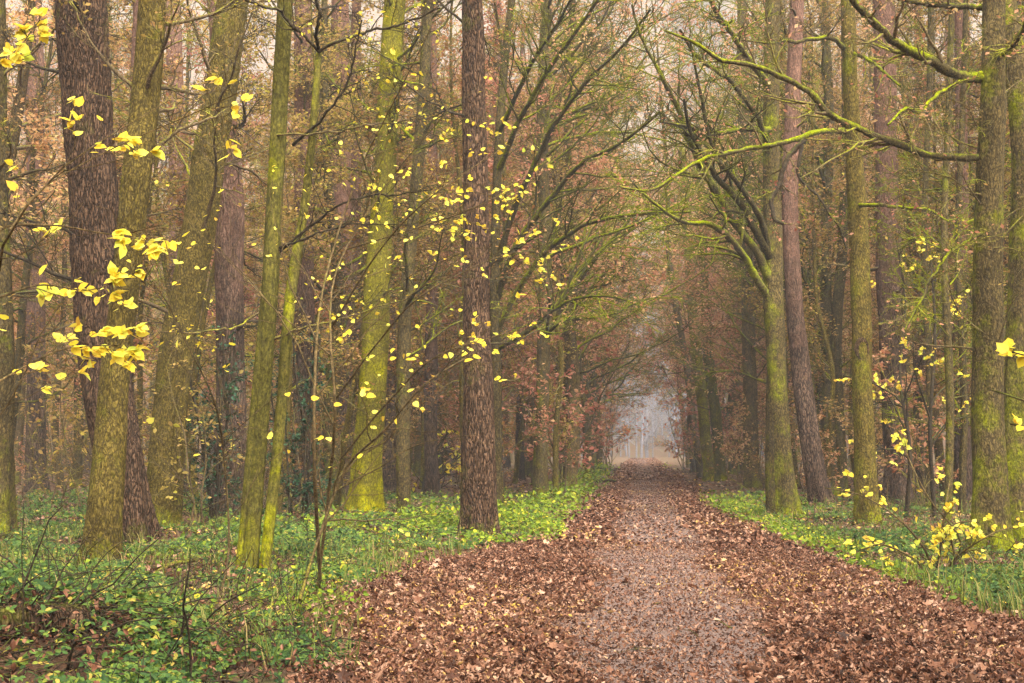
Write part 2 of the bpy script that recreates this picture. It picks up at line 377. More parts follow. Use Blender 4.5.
# fallen leaves
def litter():
    rng = np.random.default_rng(3); acc = Acc()
    def batch(n, y0, y1, size, tm, xr=None):
        y = y0 * (y1 / y0) ** rng.random(n)
        lo, hi = ledge(y), redge(y)
        x = lo - 0.4 + (hi - lo + 0.9) * rng.random(n)
        edge = np.minimum(x - lo, hi - x); g = np.abs(x - 0.25) * 1.3 + 0.35 * wob(x * 1.7, y * 0.8) + 0.3 * wob(x * 4.1, y * 2.3)
        keep = rng.random(n) < np.where(g < 1.0, np.clip(0.74 + (y - 20) * 0.012, 0.74, 1), 1.0) * sstep(-0.35, 0.3, edge + 0.35 * wob(x * 2, y * 2))
        x, y, g = x[keep], y[keep], g[keep]
        z = terr(x, y) + 0.03 + (0.035 * rng.random(len(x)) + 0.04 * np.maximum(wob(x * 2.6, y * 1.8), 0) * sstep(0.9, 1.6, g)) * (g > 1)
        nr = np.stack([rng.standard_normal(len(x)) * 0.6, rng.standard_normal(len(x)) * 0.6, np.ones(len(x))], 1)
        sz = size * (0.45 + 1.0 * rng.random(len(x)) ** 1.3) * np.where(g < 1.0, 0.68, 1)
        pat = 0.5 + 0.5 * wob(x * 1.1 + 3, y * 0.6)
        val = np.clip(rng.random(len(x)) * 0.85 + 0.15 * pat, 0, 1)
        leaves(acc, np.stack([x, y, z], 1), sz, nr, tm, rng, val=val)
    batch(110000, 7.8, 24, 0.043, LEAF8); batch(110000, 7.8, 24, 0.046, CURL8); batch(60000, 7.8, 22, 0.026, DIAM); batch(6000, 7.8, 20, 0.085, LOBED)
    batch(75000, 22, 75, 0.085, DIAM); batch(25000, 70, 200, 0.16, DIAM)
    tag(acc.obj('fallen_leaves', M['litter'], smooth=False), 'carpet of curled brown and rust fallen leaves over the path', None, None, 'stuff')
    acc = Acc()
    n = 70000
    y = 12 * (110 / 12) ** rng.random(n); x = -45 * y / 100 - 3 + (y * 0.75 + 8) * rng.random(n)
    k = (x < ledge(y) - 0.1) | (x > redge(y) + 0.1); x, y = x[k], y[k]; n = len(x)
    nr = np.stack([rng.standard_normal(n) * 0.4, rng.standard_normal(n) * 0.4, np.ones(n)], 1)
    leaves(acc, np.stack([x, y, terr(x, y) + 0.02 + 0.04 * rng.random(n)], 1), 0.08 + 0.0012 * y, nr, DIAM, rng)
    tag(acc.obj('leaf_litter', M['litter'], smooth=False), 'thin brown leaf litter spread between the trunks of the wood', None, None, 'stuff')
litter()

# ------------------------------------------------------------------ trees
def trunk_mesh(acc, pts, rng, flare=0.6, sides=22, ring=0.18, lump=0.035, flutes=5, ridge=0.0):
    """pts: rows x,y,z,r from base up"""
    pts = np.asarray(pts, float)
    L = np.linalg.norm(np.diff(pts[:, :3], axis=0), axis=1).sum()
    n = max(8, int(L / ring)); P = spline(pts, n)
    C, r = P[:, :3], np.maximum(P[:, 3], 0.01)
    h = np.concatenate([[0], np.cumsum(np.linalg.norm(np.diff(C, axis=0), axis=1))])
    an = np.arange(sides) * 2 * np.pi / sides
    ph = rng.random(8) * 6.28
    fl = 1.5 * flare * np.exp(-h / (r[0] * 1.6))[:, None] * (0.55 + 0.45 * np.cos(flutes * an + ph[0])[None] + 0.25 * np.cos(2 * an + ph[1])[None])
    lp = lump * (np.sin(2 * an[None] + h[:, None] * 0.9 + ph[2]) + np.sin(3 * an[None] - h[:, None] * 1.7 + ph[3]) + 0.7 * np.sin(an[None] + h[:, None] * 3.1 + ph[4])
                 + 0.5 * np.sin(5 * an[None] + 1.3 * np.sin(h[:, None] * 2.0) + ph[5]) + 0.6 * rng.standard_normal((n, sides)) * 0.5)
    if ridge:
        wv = 1.2 * np.sin(h[:, None] * 1.9 + ph[6]) + 0.8 * np.sin(h[:, None] * 4.3 + 2 * an[None])
        lp = lp + ridge * (np.abs(np.sin(sides / 8 * an[None] + wv)) - 0.5) * (0.6 + 0.8 * rng.random((n, sides)))
    rr = r[:, None] * (1 + fl + lp)
    T = unit(np.gradient(C, axis=0)); A = unit(np.cross(T, np.array([0, 1., 0]))); B = np.cross(T, A)
    V = C[:, None] + rr[..., None] * (np.cos(an)[:, None] * A[:, None] + np.sin(an)[:, None] * B[:, None])
    i, s = np.meshgrid(np.arange(n - 1), np.arange(sides), indexing='ij'); s2 = (s + 1) % sides
    Fq = np.stack([i * sides + s, (i + 1) * sides + s, (i + 1) * sides + s2, i * sides + s2], -1).reshape(-1, 4)
    V = np.concatenate([V.reshape(-1, 3), C[-1:] + T[-1:] * r[-1]])
    tip = len(V) - 1; s = np.arange(sides)
    Ft = np.stack([(n - 1) * sides + s, np.full(sides, tip), (n - 1) * sides + (s + 1) % sides], 1)
    acc.add(V, Fq, Ft)
    return P

def branch_system(acc, L1, R1, rng, l2=6, l3=6, l4=3, f2=0.55, f3=0.5, f4=0.5, trop=0.02, flat=0.3, rmin=0.005, sides=(7, 5, 4, 3), incl1=True, lump=0.05):
    """twigs of three more orders on limbs; returns the finest polylines"""
    if incl1: acc.add(*tubes(L1, R1, sides[0], lump, rng))
    P2, Q2 = sprout(L1, R1, l2, 0.2, 1.0, f2, 0.9, 8, rng, 0.16, trop, 0.5, rmin * 1.6, flat)
    acc.add(*tubes(P2, Q2, sides[1]))
    P3, Q3 = sprout(P2, Q2, l3, 0.15, 1.0, f3, 0.9, 6, rng, 0.2, trop, 0.6, rmin * 1.15, flat)
    acc.add(*tubes(P3, Q3, sides[2]))
    if l4:
        P4, Q4 = sprout(P3, Q3, l4, 0.15, 1.0, f4, 0.9, 4, rng, 0.2, trop, 0.7, rmin, flat)
        acc.add(*tubes(P4, Q4, sides[3])); return P2, P3, P4
    return P2, P3, P3

def limbs_from_trunk(P, n, z0, z1, lmin, lmax, rng, elev=(0.2, 0.9), bias=None, bias_amt=0.0, rfac=0.4, pts=12, wobble=0.1, trop=0.03, rmax=0.09):
    z = z0 + (z1 - z0) * np.sort(rng.random(n)); i = np.clip(np.searchsorted(P[:, 2] - P[0, 2], z), 1, len(P) - 1)
    az = rng.random(n) * 2 * np.pi
    d = np.stack([np.cos(az), np.sin(az), np.zeros(n)], 1)
    if bias is not None: d = unit(d + bias_amt * np.asarray(bias)[None])
    d[:, 2] = elev[0] + (elev[1] - elev[0]) * rng.random(n)
    ln = lmin + (lmax - lmin) * rng.random(n) * (1 - 0.5 * (z - z0) / max(z1 - z0, 0.1))
    L1 = grow(P[i, :3], d, ln, pts, wobble, trop, rng)
    r0 = np.minimum(P[i, 3] * rfac, rmax) * (0.6 + 0.4 * rng.random(n))
    return L1, r0[:, None] * np.linspace(1, 0.2, pts)[None] ** 0.9

def foliage(acc, Pf, n, size, rng, tmpl=DIAM, flat=1.0, jit=0.06, droop=0.2, clump=None, bare=None):
    if clump is not None:      # leaves in clumps: only on part of the twigs
        Pf = Pf[rng.random(len(Pf)) < clump]
    C, T = along(Pf, n, rng)
    C = C + rng.standard_normal(C.shape) * jit
    if bare is not None:        # old leaves cling low down, the tops are nearly bare
        k = rng.random(n) < 1 - 0.65 * sstep(bare[0], bare[1], C[:, 2]); C, T = C[k], T[k]; n = len(C)
    nr = rng.standard_normal((n, 3)) * 0.55; nr[:, 2] += flat
    d = T + rng.standard_normal((n, 3)) * 0.7; d[:, 2] -= droop
    leaves(acc, C, size * (0.6 + 0.8 * rng.random(n)), nr, tmpl, rng, dirs=d)

# ---- prototypes for the depth of the wood (built at the origin, moved to their first place)
def proto(name, kind, seed):
    rng = np.random.default_rng(seed)
    root = empty(name, (0, 0, 0))
    H = {'beech': 24, 'oak': 21, 'pine': 27, 'pole': 17}[kind] * (0.92 + 0.16 * rng.random())
    r0 = {'beech': 0.2, 'oak': 0.24, 'pine': 0.25, 'pole': 0.1}[kind] * (0.85 + 0.3 * rng.random())
    lean = rng.standard_normal(2) * {'beech': 0.5, 'oak': 0.8, 'pine': 0.25, 'pole': 0.7}[kind]
    k = 9; t = np.linspace(0, 1, k)
    wx = np.cumsum(rng.standard_normal(k)) * {'pine': 0.06}.get(kind, 0.16); wy = np.cumsum(rng.standard_normal(k)) * {'pine': 0.06}.get(kind, 0.16)
    pts = np.stack([lean[0] * t + wx - wx[0], lean[1] * t + wy - wy[0], -0.25 + H * t, r0 * (1 - 0.85 * t ** 1.15)], 1)
    tr = Acc(); P = trunk_mesh(tr, pts, rng, flare=0.45, sides=12, ring=0.5)
    mat = {'beech': M['brown'], 'oak': M['mossy'], 'pine': M['purple'], 'pole': M['olive']}[kind]
    tr.obj('trunk', mat, root)
    br = Acc(); fo = Acc()
    if kind == 'beech':
        L1, R1 = limbs_from_trunk(P, 42, 4.2, H * 0.97, 2.2, 4.6, rng, (0.0, 0.8), trop=0.015)
        P2, P3, P4 = branch_system(br, L1, R1, rng, 7, 7, 0, rmin=0.007, trop=0.0, flat=0.6, sides=(6, 4, 3, 3))
        foliage(fo, P3, 20000, 0.12, rng, clump=0.8, jit=0.16, bare=(10, 20))
        lm = M['rust']
    elif kind == 'oak':
        L1, R1 = limbs_from_trunk(P, 40, 3.0, H * 0.97, 2.4, 5.5, rng, (0.1, 1.1), wobble=0.16, trop=0.03)
        P2, P3, P4 = branch_system(br, L1, R1, rng, 7, 7, 2, rmin=0.008, sides=(6, 4, 3, 3))
        foliage(fo, P3, 15000, 0.11, rng, clump=0.7, jit=0.14, bare=(10, 20))
        lm = M['tan']
    elif kind == 'pine':
        L1, R1 = limbs_from_trunk(P, 34, 3.0, H * 0.97, 0.8, 3.2, rng, (-0.2, 0.4), trop=0.0, rmax=0.04)
        P2, P3, P4 = branch_system(br, L1, R1, rng, 8, 8, 0, rmin=0.008, sides=(5, 4, 3, 3))
        foliage(fo, P3, 8000, 0.12, rng, clump=0.6, jit=0.16, bare=(10, 20))
        lm = M['tan']
    else:
        L1, R1 = limbs_from_trunk(P, 36, 1.2, H * 0.97, 1.0, 2.8, rng, (0.2, 1.0), wobble=0.14, trop=0.02, rmax=0.03)
        P2, P3, P4 = branch_system(br, L1, R1, rng, 6, 6, 0, rmin=0.008, sides=(5, 4, 3, 3))
        foliage(fo, P3, 6000, 0.11, rng, clump=0.6, jit=0.12, bare=(10, 20))
        lm = M['tan'] if seed % 2 else M['rust']
    br.obj('branches', M['limb'] if kind == 'oak' else M['twig'], root)
    fo.obj('foliage', lm, root, smooth=False)
    return root

PROTO = {'beech': [proto('beech_tree', 'beech', 21), proto('beech_tree', 'beech', 22), proto('beech_tree', 'beech', 23)],
         'oak': [proto('oak_tree', 'oak', 31), proto('oak_tree', 'oak', 32)],
         'pine': [proto('pine_tree', 'pine', 41), proto('pine_tree', 'pine', 42)],
         'pole': [proto('slender_tree', 'pole', 51), proto('slender_tree', 'pole', 52), proto('slender_tree', 'pole', 53)]}
USED = set()
def place(kind, x, y, label, group, cat='tree', s=1.0, rng=R):
    p = PROTO[kind][int(rng.integers(len(PROTO[kind])))]
    if p.name in USED: p = copy_tree(p)
    else: USED.add(p.name)
    p.location = (x, y, float(terr(x, y))); p.rotation_euler = (0, 0, rng.random() * 6.283); p.scale = (s, s, s)
    tag(p, label, cat, group); return p

# ---- trees one can tell apart, traced from the ground up
OCC = []
def hero(name, mat, Y, pts, label, top=15.0, flare=0.5, extra=(), ring=0.08, cat='tree', group=None, seed=0, lump=0.035, sides=40):
    """pts: (px, py, width px) from the base up, all at distance Y. extra: more stems of the same tree"""
    rng = np.random.default_rng(100 + seed); flare = -flare if flare < 0 else max(flare, 0.42)
    base = at(pts[0][0], pts[0][1], Y); bx, by = base[0], base[1]; bz = float(terr(bx, by))
    root = empty(name, (bx, by, bz), label, cat, group); OCC.append((bx, by))
    out = []
    for q, ps in enumerate([pts, *extra]):
        rows = []
        for k, (px, py, w) in enumerate(ps):
            p = at(px, py, Y + 0.12 * math.sin(k * 1.7 + seed)); rows.append([*p, w / 2 / F * Y])
        rows = np.array(rows)
        if rows[0, 2] < bz + 0.6: rows[0, 2] = bz - 0.15
        if rows[-1, 2] < top and ps[-1][1] <= 4:
            d = unit(rows[-1, :3] - rows[-2, :3]); hh = top - rows[-1, 2]
            nx = rows[-1].copy(); nx[:3] += d * hh * 0.5; nx[3] *= 0.8; n2 = rows[-1].copy(); n2[:3] += d * hh; n2[3] *= 0.35
            rows = np.vstack([rows, nx, n2])
        a = Acc(); P = trunk_mesh(a, rows, rng, flare if rows[0, 2] < bz + 0.6 else 0.0, sides, ring, lump, ridge={'dark_ridged_bark': 0.07, 'mauve_pine_bark': 0.05}.get(mat.name, 0.015))
        a.obj('trunk' if q == 0 else 'stem', mat, root, (bx, by, bz)); out.append(P)
    return root, out, rng, np.array([bx, by, bz])

LIMBS = []
def limb(root, org, Y, pts, mat, rng, twigs=None, dY=0.0, n=44, twigmat=None, twig_kw=None):
    """one traced limb (px,py,width px); Y distance at its start, dY the distance it moves towards (-) or away"""
    rows = np.array([[*at(px, py, Y + dY * k / max(1, len(pts) - 1)), w / 2 / F * Y] for k, (px, py, w) in enumerate(pts)])
    P = spline(rows, n)
    kk = np.cumsum(rng.standard_normal((n, 3)), 0); kk -= np.linspace(0, 1, n)[:, None] * kk[-1]; P[:, :3] += kk * 0.012 * np.sin(np.linspace(0, np.pi, n))[:, None]
    L = P[None, :, :3]; Rr = np.maximum(P[None, :, 3], 0.004)
    Rr = Rr * (1 + 0.08 * np.sin(np.arange(n) * 2.1))[None]
    a = Acc().add(*tubes(L, Rr, 10, 0.12, rng)); o = a.obj('limb', mat, root, org); LIMBS.append(o)
    return L, Rr, o

def hero_twigs(root, org, Ls, Rs, rng, mat, l2=9, l3=6, l4=3, f2=0.3, f3=0.45, rmin=0.0045, leaf=0, leafmat_=None, size=0.07, **kw):
    fin = []
    for L, Rr, lo in zip(Ls, Rs, LIMBS[-len(Ls):]):
        tw = Acc().add(*tubes(L, Rr * 0.6, 4)); fin.append(branch_system(tw, L, Rr, rng, l2, l3, l4, f2, f3, incl1=False, rmin=rmin, **kw)[2])
        tw.obj('twigs', mat, lo, org)
    if leaf:
        fo = Acc(); foliage(fo, np.concatenate(fin), leaf, size, rng, clump=0.5)
        fo.obj('foliage', leafmat_, root, org, smooth=False)

def crown(root, P, org, rng, n, z0, z1, lmin, lmax, mat, leaf, leafmat_, size=0.08, bias=None, ba=0.0, elev=(0.0, 0.8), rmax=0.05, l2=6, l3=6, l4=2, tmpl=DIAM, name='limb', clump=0.6, limbmat=None, rmin=0.006, trop=0.02):
    L1, R1 = limbs_from_trunk(P, n, z0, z1, lmin, lmax, rng, elev, bias, ba, rmax=rmax, wobble=0.13, trop=trop)
    fin = []
    for k in range(n):
        br = Acc(); fin.append(branch_system(br, L1[k:k + 1], R1[k:k + 1], rng, l2, l3, l4, rmin=rmin, sides=(7, 5, 4, 3), trop=trop)[2])
        br.obj(name, limbmat or mat, root, org)
    if leaf:
        fo = Acc(); foliage(fo, np.concatenate(fin), leaf, size, rng, tmpl, clump=clump); fo.obj('foliage', leafmat_, root, org, smooth=False)

D = lambda py: base_depth(py)
# left side
r, Ps, g, o = hero('oak_tree', M['mossy'], 24, [(-8, 545, 38), (-4, 430, 36), (-3, 380, 34), (-4, 250, 30), (-6, 100, 26), (-6, 0, 24)], 'mossy green trunk cut off by the left edge of the photo', seed=1)
crown(r, Ps[0], o, g, 14, 3, 14, 1.5, 3.5, M['twig'], 700, M['tan'])
r, Ps, g, o = hero('pine_tree', M['pine'], 23, [(134, 548, 44), (128, 500, 42), (113, 430, 47), (101, 342, 48), (91, 170, 50), (81, 0, 50)], 'thick dark trunk with deeply ridged bark behind the leaning olive trunk at left', seed=2, flare=0.3, lump=0.03)
crown(r, Ps[0], o, g, 16, 4, 14, 1, 3.2, M['darktwig'], 500, M['tan'], elev=(-0.2, 0.4))
r, Ps, g, o = hero('ash_tree', M['olive'], 18.8, [(98, 570, 37), (105, 500, 34), (110, 442, 33), (119, 342, 30), (127, 270, 29), (137, 170, 29), (146, 100, 29), (152, 0, 28)], 'olive trunk leaning right in front of the dark ridged trunk', seed=3, flare=0.25)
crown(r, Ps[0], o, g, 12, 4, 14, 1, 3, M['twig'], 400, M['tan'])
r, Ps, g, o = hero('beech_tree', M['olive'], 27, [(160, 533, 26), (163, 442, 28), (176, 342, 31), (195, 250, 33), (211, 150, 33), (233, 0, 33)], 'broad olive twin trunk leaning right beyond the first leaning trunk', seed=4, flare=0.2,
      extra=[[(173, 530, 16), (177, 442, 17), (187, 342, 17), (201, 265, 16), (213, 190, 14)]])
crown(r, Ps[0], o, g, 18, 4, 15, 1.5, 4, M['twig'], 900, M['tan'])
r, Ps, g, o = hero('pine_tree', M['purple'], 30, [(231, 527, 32), (231, 442, 31), (230, 342, 29), (229, 200, 28), (224, 100, 24), (217, 0, 20)], 'dark mauve pine trunk standing straight right of the broad twin trunk', seed=5, flare=0.2)
crown(r, Ps[0], o, g, 18, 3, 15, 1, 3, M['darktwig'], 500, M['tan'], elev=(-0.2, 0.4))
# bright green clump by the path
r, Ps, g, o = hero('hornbeam_tree', M['green'], 17.6, [(249, 583, 16), (255, 500, 16), (262, 400, 17), (269, 300, 17.5), (275, 200, 17), (280, 100, 16.5), (285, 0, 15)], 'smooth yellow-green multi-stemmed tree beside the left verge', seed=6, flare=-0.12, top=11, ring=0.12,
      extra=[[(263, 578, 11), (272, 500, 11), (282, 400, 11), (288, 320, 12), (294, 270, 11), (304, 210, 9), (311, 150, 8), (316, 90, 7), (319, 50, 6)],
             [(238, 582, 10), (245, 520, 10), (254, 420, 10), (262, 330, 9), (266, 280, 7)]])
Ls, Rs = [], []
for pp in ([(319, 50, 5), (314, 20, 4.5), (312, -40, 4)], [(319, 52, 5), (300, 30, 4.5), (278, 14, 4), (250, 2, 3.5), (225, -8, 3)], [(319, 52, 5), (340, 36, 4.2), (372, 25, 3.6), (410, 16, 3), (440, 8, 2)],
           [(293, 145, 5), (310, 128, 4), (335, 96, 3.5), (350, 60, 2.6), (362, 20, 2)], [(277, 135, 3.5), (320, 132, 2.8), (370, 126, 2), (420, 118, 1.5)],
           [(270, 260, 5), (300, 235, 4), (340, 210, 3), (390, 198, 2.4), (428, 190, 1.6)], [(272, 250, 4.5), (300, 238, 3.5), (350, 225, 2.6), (410, 225, 1.6)],
           [(262, 345, 4), (300, 325, 3), (345, 312, 2.4), (405, 300, 1.5)], [(266, 310, 4), (240, 322, 3), (200, 330, 2.2), (160, 332, 1.6)]):
    L, Rr, _ = limb(r, o, 17.6, [(u_, v_, w_ * 0.7) for u_, v_, w_ in pp], M['darktwig'] if pp[0][2] > 4.2 else M['twig'], g, dY=-0.9); Ls.append(L); Rs.append(Rr)
hero_twigs(r, o, Ls, Rs, g, M['darktwig'], 9, 5, 2, f2=0.4, rmin=0.0035, leaf=300, leafmat_=M['yellow'], size=0.06)
r, Ps, g, o = hero('beech_tree', M['lime'], 33, [(364, 518, 34), (367, 470, 32), (372, 400, 28), (377, 300, 26), (381, 220, 24), (386, 150, 23), (391, 60, 22), (395, 0, 21)], 'bright yellow-green mossy trunk set back from the left verge', seed=7, flare=0.3, top=17)
crown(r, Ps[0], o, g, 16, 5, 16, 1.5, 4.5, M['limb'], 700, M['tan'], bias=(1, 0, 0), ba=0.4)
r, Ps, g, o = hero('larch_tree', M['pine'], 25.2, [(481, 538, 33), (479, 480, 33), (478, 400, 30), (477, 300, 27), (475, 150, 24), (472, 0, 21)], 'dark brown ridged trunk standing at the left edge of the path', seed=8, flare=0.35, top=16)
crown(r, Ps[0], o, g, 26, 3.5, 15, 1, 2.6, M['darktwig'], 500, M['tan'], elev=(-0.1, 0.5), rmax=0.03)
r, Ps, g, o = hero('oak_tree', M['mossy'], 32, [(404, 540, 14), (403, 430, 14), (406, 300, 13), (415, 200, 12), (423, 100, 11), (428, 0, 10)], 'thin dark mossy trunk bent right between the yellow-green and the ridged trunk', seed=9, flare=0.2)
crown(r, Ps[0], o, g, 16, 3, 14, 1.2, 3.4, M['limb'], 500, M['tan'], bias=(1, 0, 0), ba=0.3)
r, Ps, g, o = hero('pine_tree', M['purple'], 36, [(303, 515, 22), (304, 400, 21), (304, 200, 20), (303, 0, 17)], 'mauve pine trunk half hidden behind the yellow-green multi-stemmed tree', seed=10, flare=0.2, top=18)
crown(r, Ps[0], o, g, 14, 4, 17, 1, 3, M['darktwig'], 500, M['tan'], elev=(-0.2, 0.4))
r, Ps, g, o = hero('pine_tree', M['purple'], 41, [(342, 508, 23), (342, 400, 22), (341, 200, 21), (340, 0, 18)], 'pinkish pine trunk standing back just left of the bright yellow-green trunk', seed=11, flare=0.2, top=20)
crown(r, Ps[0], o, g, 14, 4, 19, 1, 3, M['twig'], 600, M['tan'], elev=(-0.2, 0.4))
r, Ps, g, o = hero('pine_tree', M['purple'], 46, [(178, 505, 18), (178, 300, 18), (176, 100, 17), (172, 0, 15)], 'slim mauve pine trunk seen in the gap left of the broad twin trunk', seed=12, flare=0.2, top=20)
r, Ps, g, o = hero('pine_tree', M['purple'], 46, [(36, 503, 20), (36, 300, 19), (35, 100, 18), (34, 0, 16)], 'pinkish pine trunk seen in the gap left of the thick dark trunk', seed=13, flare=0.2, top=20)
crown(r, Ps[0], o, g, 14, 4, 19, 1, 3, M['twig'], 600, M['tan'], elev=(-0.2, 0.4))
r, Ps, g, o = hero('oak_tree', M['mossy'], 36, [(497, 505, 10), (497, 420, 10), (495, 300, 10), (497, 180, 9), (505, 60, 8), (512, 0, 7)], 'thin mossy trunk close behind the dark brown ridged trunk', seed=14, flare=0.2, top=17)
Ls, Rs = [], []
for pp in ([(496, 300, 7), (515, 250, 6), (545, 205, 5), (580, 165, 4), (620, 145, 3), (660, 112, 2)], [(496, 270, 7), (512, 215, 6), (535, 165, 5), (562, 118, 4), (590, 80, 3.4), (628, 40, 2.4), (650, 10, 2)],
           [(497, 330, 6), (530, 272, 5), (560, 240, 4.5), (600, 220, 3.5), (640, 214, 2.5), (690, 212, 1.6)], [(499, 170, 6), (520, 120, 5), (550, 70, 4.4), (585, 20, 3.4), (610, -20, 3)],
           [(497, 350, 4), (530, 330, 3.4), (570, 300, 2.8), (610, 296, 2), (640, 305, 1.5)], [(500, 130, 5), (530, 70, 4), (556, 30, 3), (575, -10, 2.5)]):
    L, Rr, _ = limb(r, o, 36, pp, M['limb'], g, dY=-5); Ls.append(L); Rs.append(Rr)
hero_twigs(r, o, Ls, Rs, g, M['limb'], 14, 8, 3, f2=0.4, rmin=0.006, leaf=900, leafmat_=M['rust'], size=0.09)
# right side
r, Ps, g, o = hero('oak_tree', M['mossy'], 33.5, [(787, 516, 24), (783, 470, 21), (778, 400, 19), (774, 300, 20), (772, 200, 17), (771, 100, 16), (773, 0, 15)], 'green mossy oak trunk whose limbs fan out over the path', seed=20, flare=0.3, top=17,
      extra=[[(773, 512, 12), (772, 470, 13), (773, 400, 14), (776, 330, 14), (776, 280, 10)]])
Ls, Rs = [], []
for pp in ([(772, 285, 9), (755, 250, 8), (735, 224, 7.5), (715, 195, 7), (700, 168, 6), (688, 140, 5.4), (675, 105, 4.5), (661, 78, 3.6), (640, 35, 2.5), (632, 5, 2)],
           [(770, 300, 8), (750, 268, 7), (731, 240, 6), (708, 226, 5), (686, 222, 3.6), (655, 203, 2.6), (630, 180, 1.8)],
           [(772, 260, 8), (752, 228, 7), (728, 192, 6), (706, 165, 5), (690, 130, 3.6), (684, 100, 2.6)],
           [(770, 262, 7), (762, 220, 6), (742, 185, 5), (716, 150, 4), (700, 90, 3), (690, 40, 2)],
           [(772, 130, 7), (745, 128, 5), (715, 132, 4), (690, 126, 3), (660, 122, 2)],
           [(772, 90, 8), (752, 62, 6.4), (735, 38, 5), (716, 10, 4), (700, -20, 3)],
           [(771, 150, 6), (752, 110, 5), (730, 82, 4), (700, 62, 3), (680, 30, 2)]):
    L, Rr, _ = limb(r, o, 33.5, pp, M['limb'], g, dY=-4); Ls.append(L); Rs.append(Rr)
hero_twigs(r, o, Ls, Rs, g, M['limb'], 14, 8, 3, f2=0.38, rmin=0.0055, leaf=900, leafmat_=M['rust'], size=0.09)
r, Ps, g, o = hero('pine_tree', M['purple'], 39, [(822, 505, 22), (815, 470, 20), (807, 420, 19), (800, 360, 18), (794, 300, 17), (790, 200, 16), (793, 100, 15), (797, 0, 14)], 'dark leaning pine trunk just right of the mossy oak with fanned limbs', seed=21, flare=0.35, top=20)
crown(r, Ps[0], o, g, 16, 5, 19, 1, 3, M['twig'], 700, M['tan'], elev=(-0.2, 0.4))
r, Ps, g, o = hero('ash_tree', M['olive'], 29, [(867, 527, 22), (863, 400, 20), (861, 300, 19.5), (857, 200, 18), (851, 100, 15), (848, 0, 14)], 'straight olive-brown trunk with a dark knot standing behind the yellow shrub', seed=22, flare=0.15, top=15)
k = at(862, 349, 29 - 0.2)
a = Acc(); th = np.linspace(0, 2 * np.pi, 12, endpoint=False)
kn = np.array([[math.cos(t), 0, math.sin(t)] for t in th])
a.add(np.concatenate([k + kn * [0.17, 0, 0.3] + [0, 0.12, 0], k + kn * [0.13, 0, 0.22] + [0, -0.07, 0], k + kn * [0.06, 0, 0.12] + [0, -0.02, 0], [k + [0, 0.06, 0]]]),
      np.array([[q * 12 + i, q * 12 + (i + 1) % 12, q * 12 + 12 + (i + 1) % 12, q * 12 + 12 + i] for q in range(2) for i in range(12)]), np.array([[24 + i, 24 + (i + 1) % 12, 36] for i in range(12)]))
a.obj('knot', M['pine'], r, o)
Ls, Rs = [], []
for pp in ([(846, 131, 6), (816, 132, 5.4), (789, 141, 5), (741, 149, 4.4), (706, 158, 3.6), (675, 178, 3), (649, 191, 2.4), (620, 187, 1.6)], [(846, 50, 5), (832, 38, 4.4), (816, 37, 3.6), (772, 42, 2.4), (740, 40, 1.5)],
           [(852, 52, 4), (876, 66, 3), (900, 86, 2)], [(858, 205, 4), (890, 204, 3), (920, 208, 2.4), (950, 222, 1.5)]):
    L, Rr, _ = limb(r, o, 29, pp, M['limb'], g, dY=-3.5); Ls.append(L); Rs.append(Rr)
for pp in ([(805, 140, 5), (788, 157, 5), (777, 185, 4.8), (772, 207, 4.4), (775, 220, 4), (784, 224, 3)], [(802, 145, 4), (798, 172, 2.8), (822, 195, 2.4), (838, 220, 2.2), (846, 248, 1.6)]):
    L, Rr, _ = limb(r, o, 28, pp, M['darktwig'], g); Ls.append(L); Rs.append(Rr)
hero_twigs(r, o, Ls, Rs, g, M['twig'], 12, 6, 3, f2=0.32, rmin=0.0045, leaf=350, leafmat_=M['rust'], size=0.08)
r, Ps, g, o = hero('oak_tree', M['mossy'], 22, [(990, 552, 34), (989, 480, 31), (988, 342, 30), (988, 220, 28), (992, 120, 23), (994, 0, 21)], 'large mossy oak near the right edge whose long limbs arch left', seed=23, flare=0.3, top=14)
Ls, Rs = [], []
for pp in ([(988, 79, 10), (965, 77, 9.6), (945, 72, 9), (921, 61, 8.6), (899, 48, 8), (877, 26, 7), (855, 2, 6), (835, -30, 5)],
           [(991, 157, 8), (960, 158, 7.4), (925, 156, 7), (895, 143, 7), (860, 129, 6.5), (829, 114, 6), (802, 90, 5.4), (776, 75, 5), (754, 65, 4.4), (719, 59, 3.8), (697, 44, 3), (666, 31, 2)],
           [(988, 70, 5), (962, 84, 4.6), (945, 96, 4), (926, 112, 3.6), (905, 110, 3), (888, 125, 2)],
           [(996, 60, 5), (1010, 40, 4), (1030, 10, 3)], [(986, 230, 3.5), (960, 250, 3), (930, 285, 2.4), (905, 330, 1.6)]):
    L, Rr, _ = limb(r, o, 22, pp, M['limb'], g, dY=-2.5); Ls.append(L); Rs.append(Rr)
hero_twigs(r, o, Ls, Rs, g, M['twig'], 13, 6, 3, f2=0.3, rmin=0.004, leaf=250, leafmat_=M['rust'], size=0.075)
crown(r, Ps[0], o, g, 20, 2.5, 9, 0.8, 2.2, M['twig'], 150, M['tan'], rmax=0.02, name='shoots', size=0.06, rmin=0.004)
r, Ps, g, o = hero('oak_tree', M['mossy'], 24, [(1018, 545, 26), (1016, 430, 24), (1020, 300, 24), (1023, 150, 24), (1016, 60, 24), (1004, 0, 22)], 'mossy trunk at the right edge of the photo bending over the oak', seed=24, flare=0.2, top=13)
L, Rr, _ = limb(r, o, 24, [(1006, 10, 7), (983, 8, 6), (948, 6, 5), (904, -2, 4), (880, -8, 3)], M['limb'], g, dY=-1)
hero_twigs(r, o, [L], [Rr], g, M['twig'], 14, 6, 3, f2=0.3, rmin=0.004, leaf=100, leafmat_=M['rust'])
